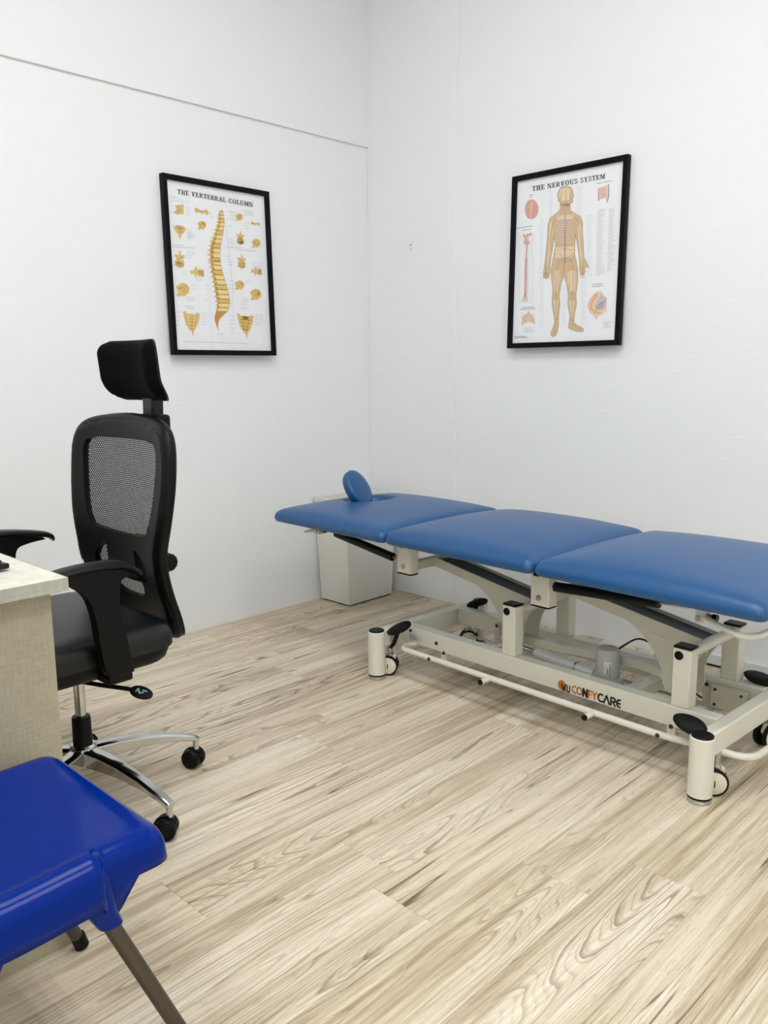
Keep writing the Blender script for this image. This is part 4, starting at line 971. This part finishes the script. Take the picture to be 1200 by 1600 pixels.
def finish(t, k_ink, args):
    o = k_ink.build('printed_figures', t); title(k_ink, *args, t); return o
finish(pL, ik, ('THE VERTEBRAL COLUMN', 247, 219, 858, 308, 37))
flipx(pL)

pR = make_poster('anatomy_poster', 'black-framed nervous system poster with a standing body diagram, right of the corner', (.8704+PWID/2, -.0188, 1.198), R(180), R(1.53))
ik = Ink([(148, 285), (908, 130), (838, 1482), (105, 1500)])
S1, S2, S3, S4 = srgb(218, 190, 150), srgb(178, 144, 104), srgb(238, 216, 180), srgb(196, 168, 190)
PK, PK2 = srgb(226, 176, 160), srgb(186, 112, 104)
bodyo = [(447, 455), (447, 495), (420, 525), (375, 560), (360, 610), (358, 680), (352, 750), (345, 820), (338, 890), (330, 950), (326, 1008), (335, 1004), (345, 1018), (352, 1012), (362, 1010), (374, 960), (374, 900), (387, 820), (400, 740), (404, 690), (412, 760), (402, 830), (388, 900), (380, 960), (383, 1020), (392, 1090), (388, 1150), (386, 1210), (398, 1290), (405, 1350), (385, 1400), (375, 1440), (395, 1455), (415, 1440), (425, 1400), (432, 1355), (432, 1300), (442, 1210), (438, 1140), (450, 1060), (470, 990), (490, 1060), (500, 1130), (497, 1210), (512, 1290), (508, 1340), (500, 1385), (520, 1400), (560, 1415), (600, 1418), (612, 1405), (600, 1385), (560, 1365), (540, 1345), (545, 1290), (560, 1210), (556, 1130), (568, 1050), (572, 960), (560, 890), (548, 830), (550, 760), (556, 680), (566, 750), (578, 830), (582, 900), (582, 950), (590, 988), (602, 992), (614, 988), (622, 965), (622, 930), (636, 930), (648, 934), (630, 885), (615, 860), (612, 800), (610, 740), (605, 660), (605, 590), (590, 545), (545, 520), (520, 500), (518, 450)]
headp = [(430, 400), (432, 365), (450, 330), (485, 318), (520, 325), (535, 345), (540, 380), (546, 396), (536, 406), (537, 438), (516, 452), (500, 470), (455, 462), (444, 440), (430, 425)]
ik.poly(bodyo, S1); ik.poly(headp, S1); ik.nxt()
ik.line(bodyo+[bodyo[0]], 3, S2); ik.line(headp, 3.5, srgb(176, 130, 116)); ik.nxt()
# lighter muscle bands
for pts in ([(372, 600), (385, 580), (392, 660), (380, 760), (366, 860), (350, 930), (346, 880), (362, 760)], [(584, 590), (596, 640), (598, 740), (606, 850), (600, 930), (590, 860), (578, 740), (574, 640)], [(400, 960), (440, 950), (448, 1020), (428, 1110), (402, 1120), (394, 1040)], [(500, 960), (555, 950), (560, 1040), (548, 1110), (514, 1110), (496, 1040)], [(398, 1180), (428, 1180), (424, 1290), (410, 1320)], [(510, 1180), (548, 1180), (534, 1310), (518, 1310)], [(425, 540), (545, 530), (545, 560), (420, 575)], [(415, 780), (545, 770), (540, 850), (408, 860)], [(448, 340), (500, 328), (525, 350), (515, 420), (460, 430), (440, 400)]):
    ik.poly(pts, S3)
ik.nxt()
for k in range(10):
    y = 575+k*19; w_ = 52+8*math.sin(k*.35)
    for s_ in (-1, 1): ik.line([(482+s_*8, y-6), (482+s_*w_*.55, y-12+k*.8), (482+s_*w_, y+8)], 3.2, srgb(240, 226, 214)); ik.line([(482+s_*8, y-3), (482+s_*w_*.55, y-8+k*.8), (482+s_*w_, y+12)], 1.8, S4 if s_ < 0 else srgb(206, 150, 140)); ik.line([(482+s_*w_*.9, y+2), (482+s_*w_*.55, y+3)], 1.8, S2)
ik.line([(482, 470), (484, 600), (480, 700), (478, 800), (480, 900)], 9, srgb(190, 164, 196)); ik.line([(480, 640), (478, 900)], 5, srgb(214, 170, 180))
ik.nxt()
for pts in ([(470, 470), (455, 530), (395, 600), (372, 740), (350, 880), (342, 990)], [(500, 470), (520, 530), (575, 590), (592, 720), (600, 860), (606, 980)], [(475, 860), (430, 900), (420, 1040), (412, 1180), (412, 1330), (395, 1440)], [(488, 860), (530, 900), (536, 1040), (528, 1180), (524, 1330), (590, 1405)], [(440, 830), (470, 860), (510, 850), (540, 820)], [(425, 860), (450, 885), (520, 880), (548, 860)], [(400, 1130), (432, 1150)], [(508, 1120), (546, 1140)], [(405, 960), (408, 1120)], [(440, 960), (432, 1110)], [(512, 950), (510, 1100)], [(552, 950), (546, 1110)], [(420, 1170), (420, 1330)], [(536, 1170), (530, 1330)], [(384, 650), (380, 800)], [(588, 650), (596, 800)], [(460, 350), (450, 420)], [(490, 340), (488, 470)], [(520, 350), (518, 420)], [(430, 800), (470, 790), (530, 800)], [(470, 900), (468, 985)]):
    q = [(v.x, v.y) for v in smooth([(a, b, 0) for a, b in pts], 4)]; ik.line(q, 2.6, S2)
for k in range(70): 
    x = rr.uniform(410, 548); y = rr.uniform(560, 900); ik.line([(x, y), (x+rr.uniform(-14, 14), y+rr.uniform(4, 14))], 1.6, rr.choice([S2, S4, PK2, S3]))
for s_, x0 in ((-1, 345), (1, 604)):
    for k in range(4): ik.line([(x0-12+k*8, 965), (x0-14+k*9, 1010)], 2, S2)
ik.poly([(462, 920), (478, 920), (474, 985), (468, 995)], srgb(236, 170, 146)); ik.nxt()
# brain, cord, sections
ik.blob(245, 492, 45, 72, PK, .08, .03, 26, 3); ik.nxt(); ik.line([(244, 425), (246, 470), (240, 510), (244, 556)], 4, srgb(246, 226, 220))
for k in range(26):
    a = rr.uniform(0, 6.3); r_ = rr.uniform(.2, .9); x, y = 245+40*r_*math.cos(a), 490+64*r_*math.sin(a); ik.line([(x, y), (x+rr.uniform(-10, 10), y+rr.uniform(-9, 9))], 2.4, PK2)
ik.line([(245+45*math.cos(t/10), 492+72*math.sin(t/10)) for t in range(0, 64)], 2.4, PK2)
cordp = [(205, 690), (212, 760), (206, 860), (202, 960), (200, 1060), (198, 1130)]
for a, b, w_ in ((0, 1, 34), (1, 2, 14), (2, 3, 18), (3, 5, 20)): ik.line(cordp[a:b+1], w_, srgb(240, 206, 196) if w_ != 14 else srgb(248, 236, 230))
ik.nxt(); ik.line(cordp, 4, PK2)
for x, y in ((192, 690), (218, 686), (236, 680), (196, 740), (222, 742)): ik.blob(x, y, 10, 12, PK, 0, .2, 10, x)
for k in range(22):
    y = 760+k*17; ik.line([(206-y*.004, y), (190, y+9)], 1.6, PK2); ik.line([(206, y), (222, y+8)], 1.6, PK2)
for dx in (-26, -14, -4, 8, 20): ik.line([(198, 1120), (198+dx*.6, 1160), (198+dx, 1190)], 3, srgb(176, 158, 100))
ik.poly([(168, 1365), (175, 1300), (205, 1278), (222, 1255), (238, 1285), (262, 1315), (266, 1352), (245, 1345), (215, 1338), (190, 1350)], srgb(226, 208, 170)); ik.nxt(); ik.blob(216, 1318, 20, 18, srgb(240, 206, 200), 0, .1)
for k in range(16): x, y = rr.uniform(172, 260), rr.uniform(1285, 1355); ik.line([(x, y), (x+rr.uniform(-12, 12), y+rr.uniform(-8, 8))], 2.4, rr.choice([S2, G4, PK2]))
ik.poly([(720, 335), (755, 322), (793, 305), (795, 400), (778, 445), (772, 408), (735, 415), (720, 432)], srgb(238, 208, 196)); ik.nxt()
for k in range(4): ik.line([(722, 350+k*22), (745, 345+k*20), (768, 330+k*18)], 8, PK)
ik.line([(793, 306), (793, 400), (779, 445)], 5, srgb(150, 130, 160)); ik.line([(772, 330), (774, 405)], 4, srgb(196, 190, 206)); ik.line([(720, 335), (720, 432)], 4, PK2)
ik.poly([(690, 1130), (712, 1112), (740, 1110), (760, 1150), (778, 1165), (772, 1230), (776, 1262), (740, 1290), (712, 1300), (702, 1322), (690, 1296), (655, 1270), (642, 1225), (655, 1180)], srgb(240, 214, 184)); ik.nxt()
ik.poly([(735, 1135), (772, 1165), (768, 1235), (735, 1255), (700, 1250), (690, 1215), (712, 1180)], srgb(206, 196, 206)); ik.poly([(690, 1135), (712, 1120), (715, 1150), (680, 1195), (668, 1230), (690, 1262), (740, 1268), (728, 1282), (690, 1280), (658, 1250), (655, 1205)], srgb(236, 178, 138)); ik.nxt()
for k in range(9): ik.line([(695+k*6, 1262-k*3), (700+k*7, 1225-k*4), (728+k*5, 1205-k*3)], 2.2, rr.choice([S2, PK2, srgb(150, 140, 160)]))
ik.line([(690, 1130), (655, 1180), (642, 1225), (655, 1270), (690, 1296), (702, 1322)], 2.6, PK2)
# text
T2 = srgb(190, 190, 194)
for x, y, w_, n, dy, sl in ((230, 388, 32, 2, 14, -.18), (140, 635, 155, 1, 9, -.17), (175, 652, 85, 1, 9, -.17), (172, 1232, 95, 1, 8, -.05), (160, 1245, 120, 1, 8, -.05), (190, 1385, 90, 4, 10, -.03), (118, 1450, 100, 2, 8, -.03), (705, 300, 115, 1, 9, -.2), (672, 1062, 100, 2, 16, -.1), (748, 1345, 60, 6, 9, -.03)):
    ik.text_lines(x, y, w_, n, dy, srgb(128, 128, 130) if n < 3 else T2, int(x*y), sl, 3.2 if n < 3 else 2)
for k in range(44):
    y = 498+k*11.5; ik.line([(712-k*.3, y), (712-k*.3+rr.uniform(30, 64), y-6)], 2.2, T2)
    if k < 42: ik.line([(795-k*.4, y-6), (795-k*.4+rr.uniform(24, 56), y-11)], 2.2, T2)
for k in range(60):
    y = 340+k*17.5; xl = 335 if y > 560 else 400; xr = 630 if 540 < y < 1020 else (585 if y > 1020 else 560)
    ik.line([(xl-rr.uniform(26, 44), y), (xl-8, y-4)], 1.6, rr.choice([T2, TXB])); ik.line([(xr+6, y-8), (xr+rr.uniform(30, 52), y-14)], 1.6, rr.choice([T2, TXB]))
    if y > 660 and y < 1200: ik.line([(235, y), (235+rr.uniform(16, 32), y-4)], 1.5, T2); ik.line([(148, y+4), (148+rr.uniform(14, 26), y)], 1.5, T2)
    if 1060 < y: ik.line([(455, y), (485, y-2)], 1.4, TXB)
finish(pR, ik, ('THE NERVOUS SYSTEM', 250, 357, 771, 262, 37))
flipx(pR)
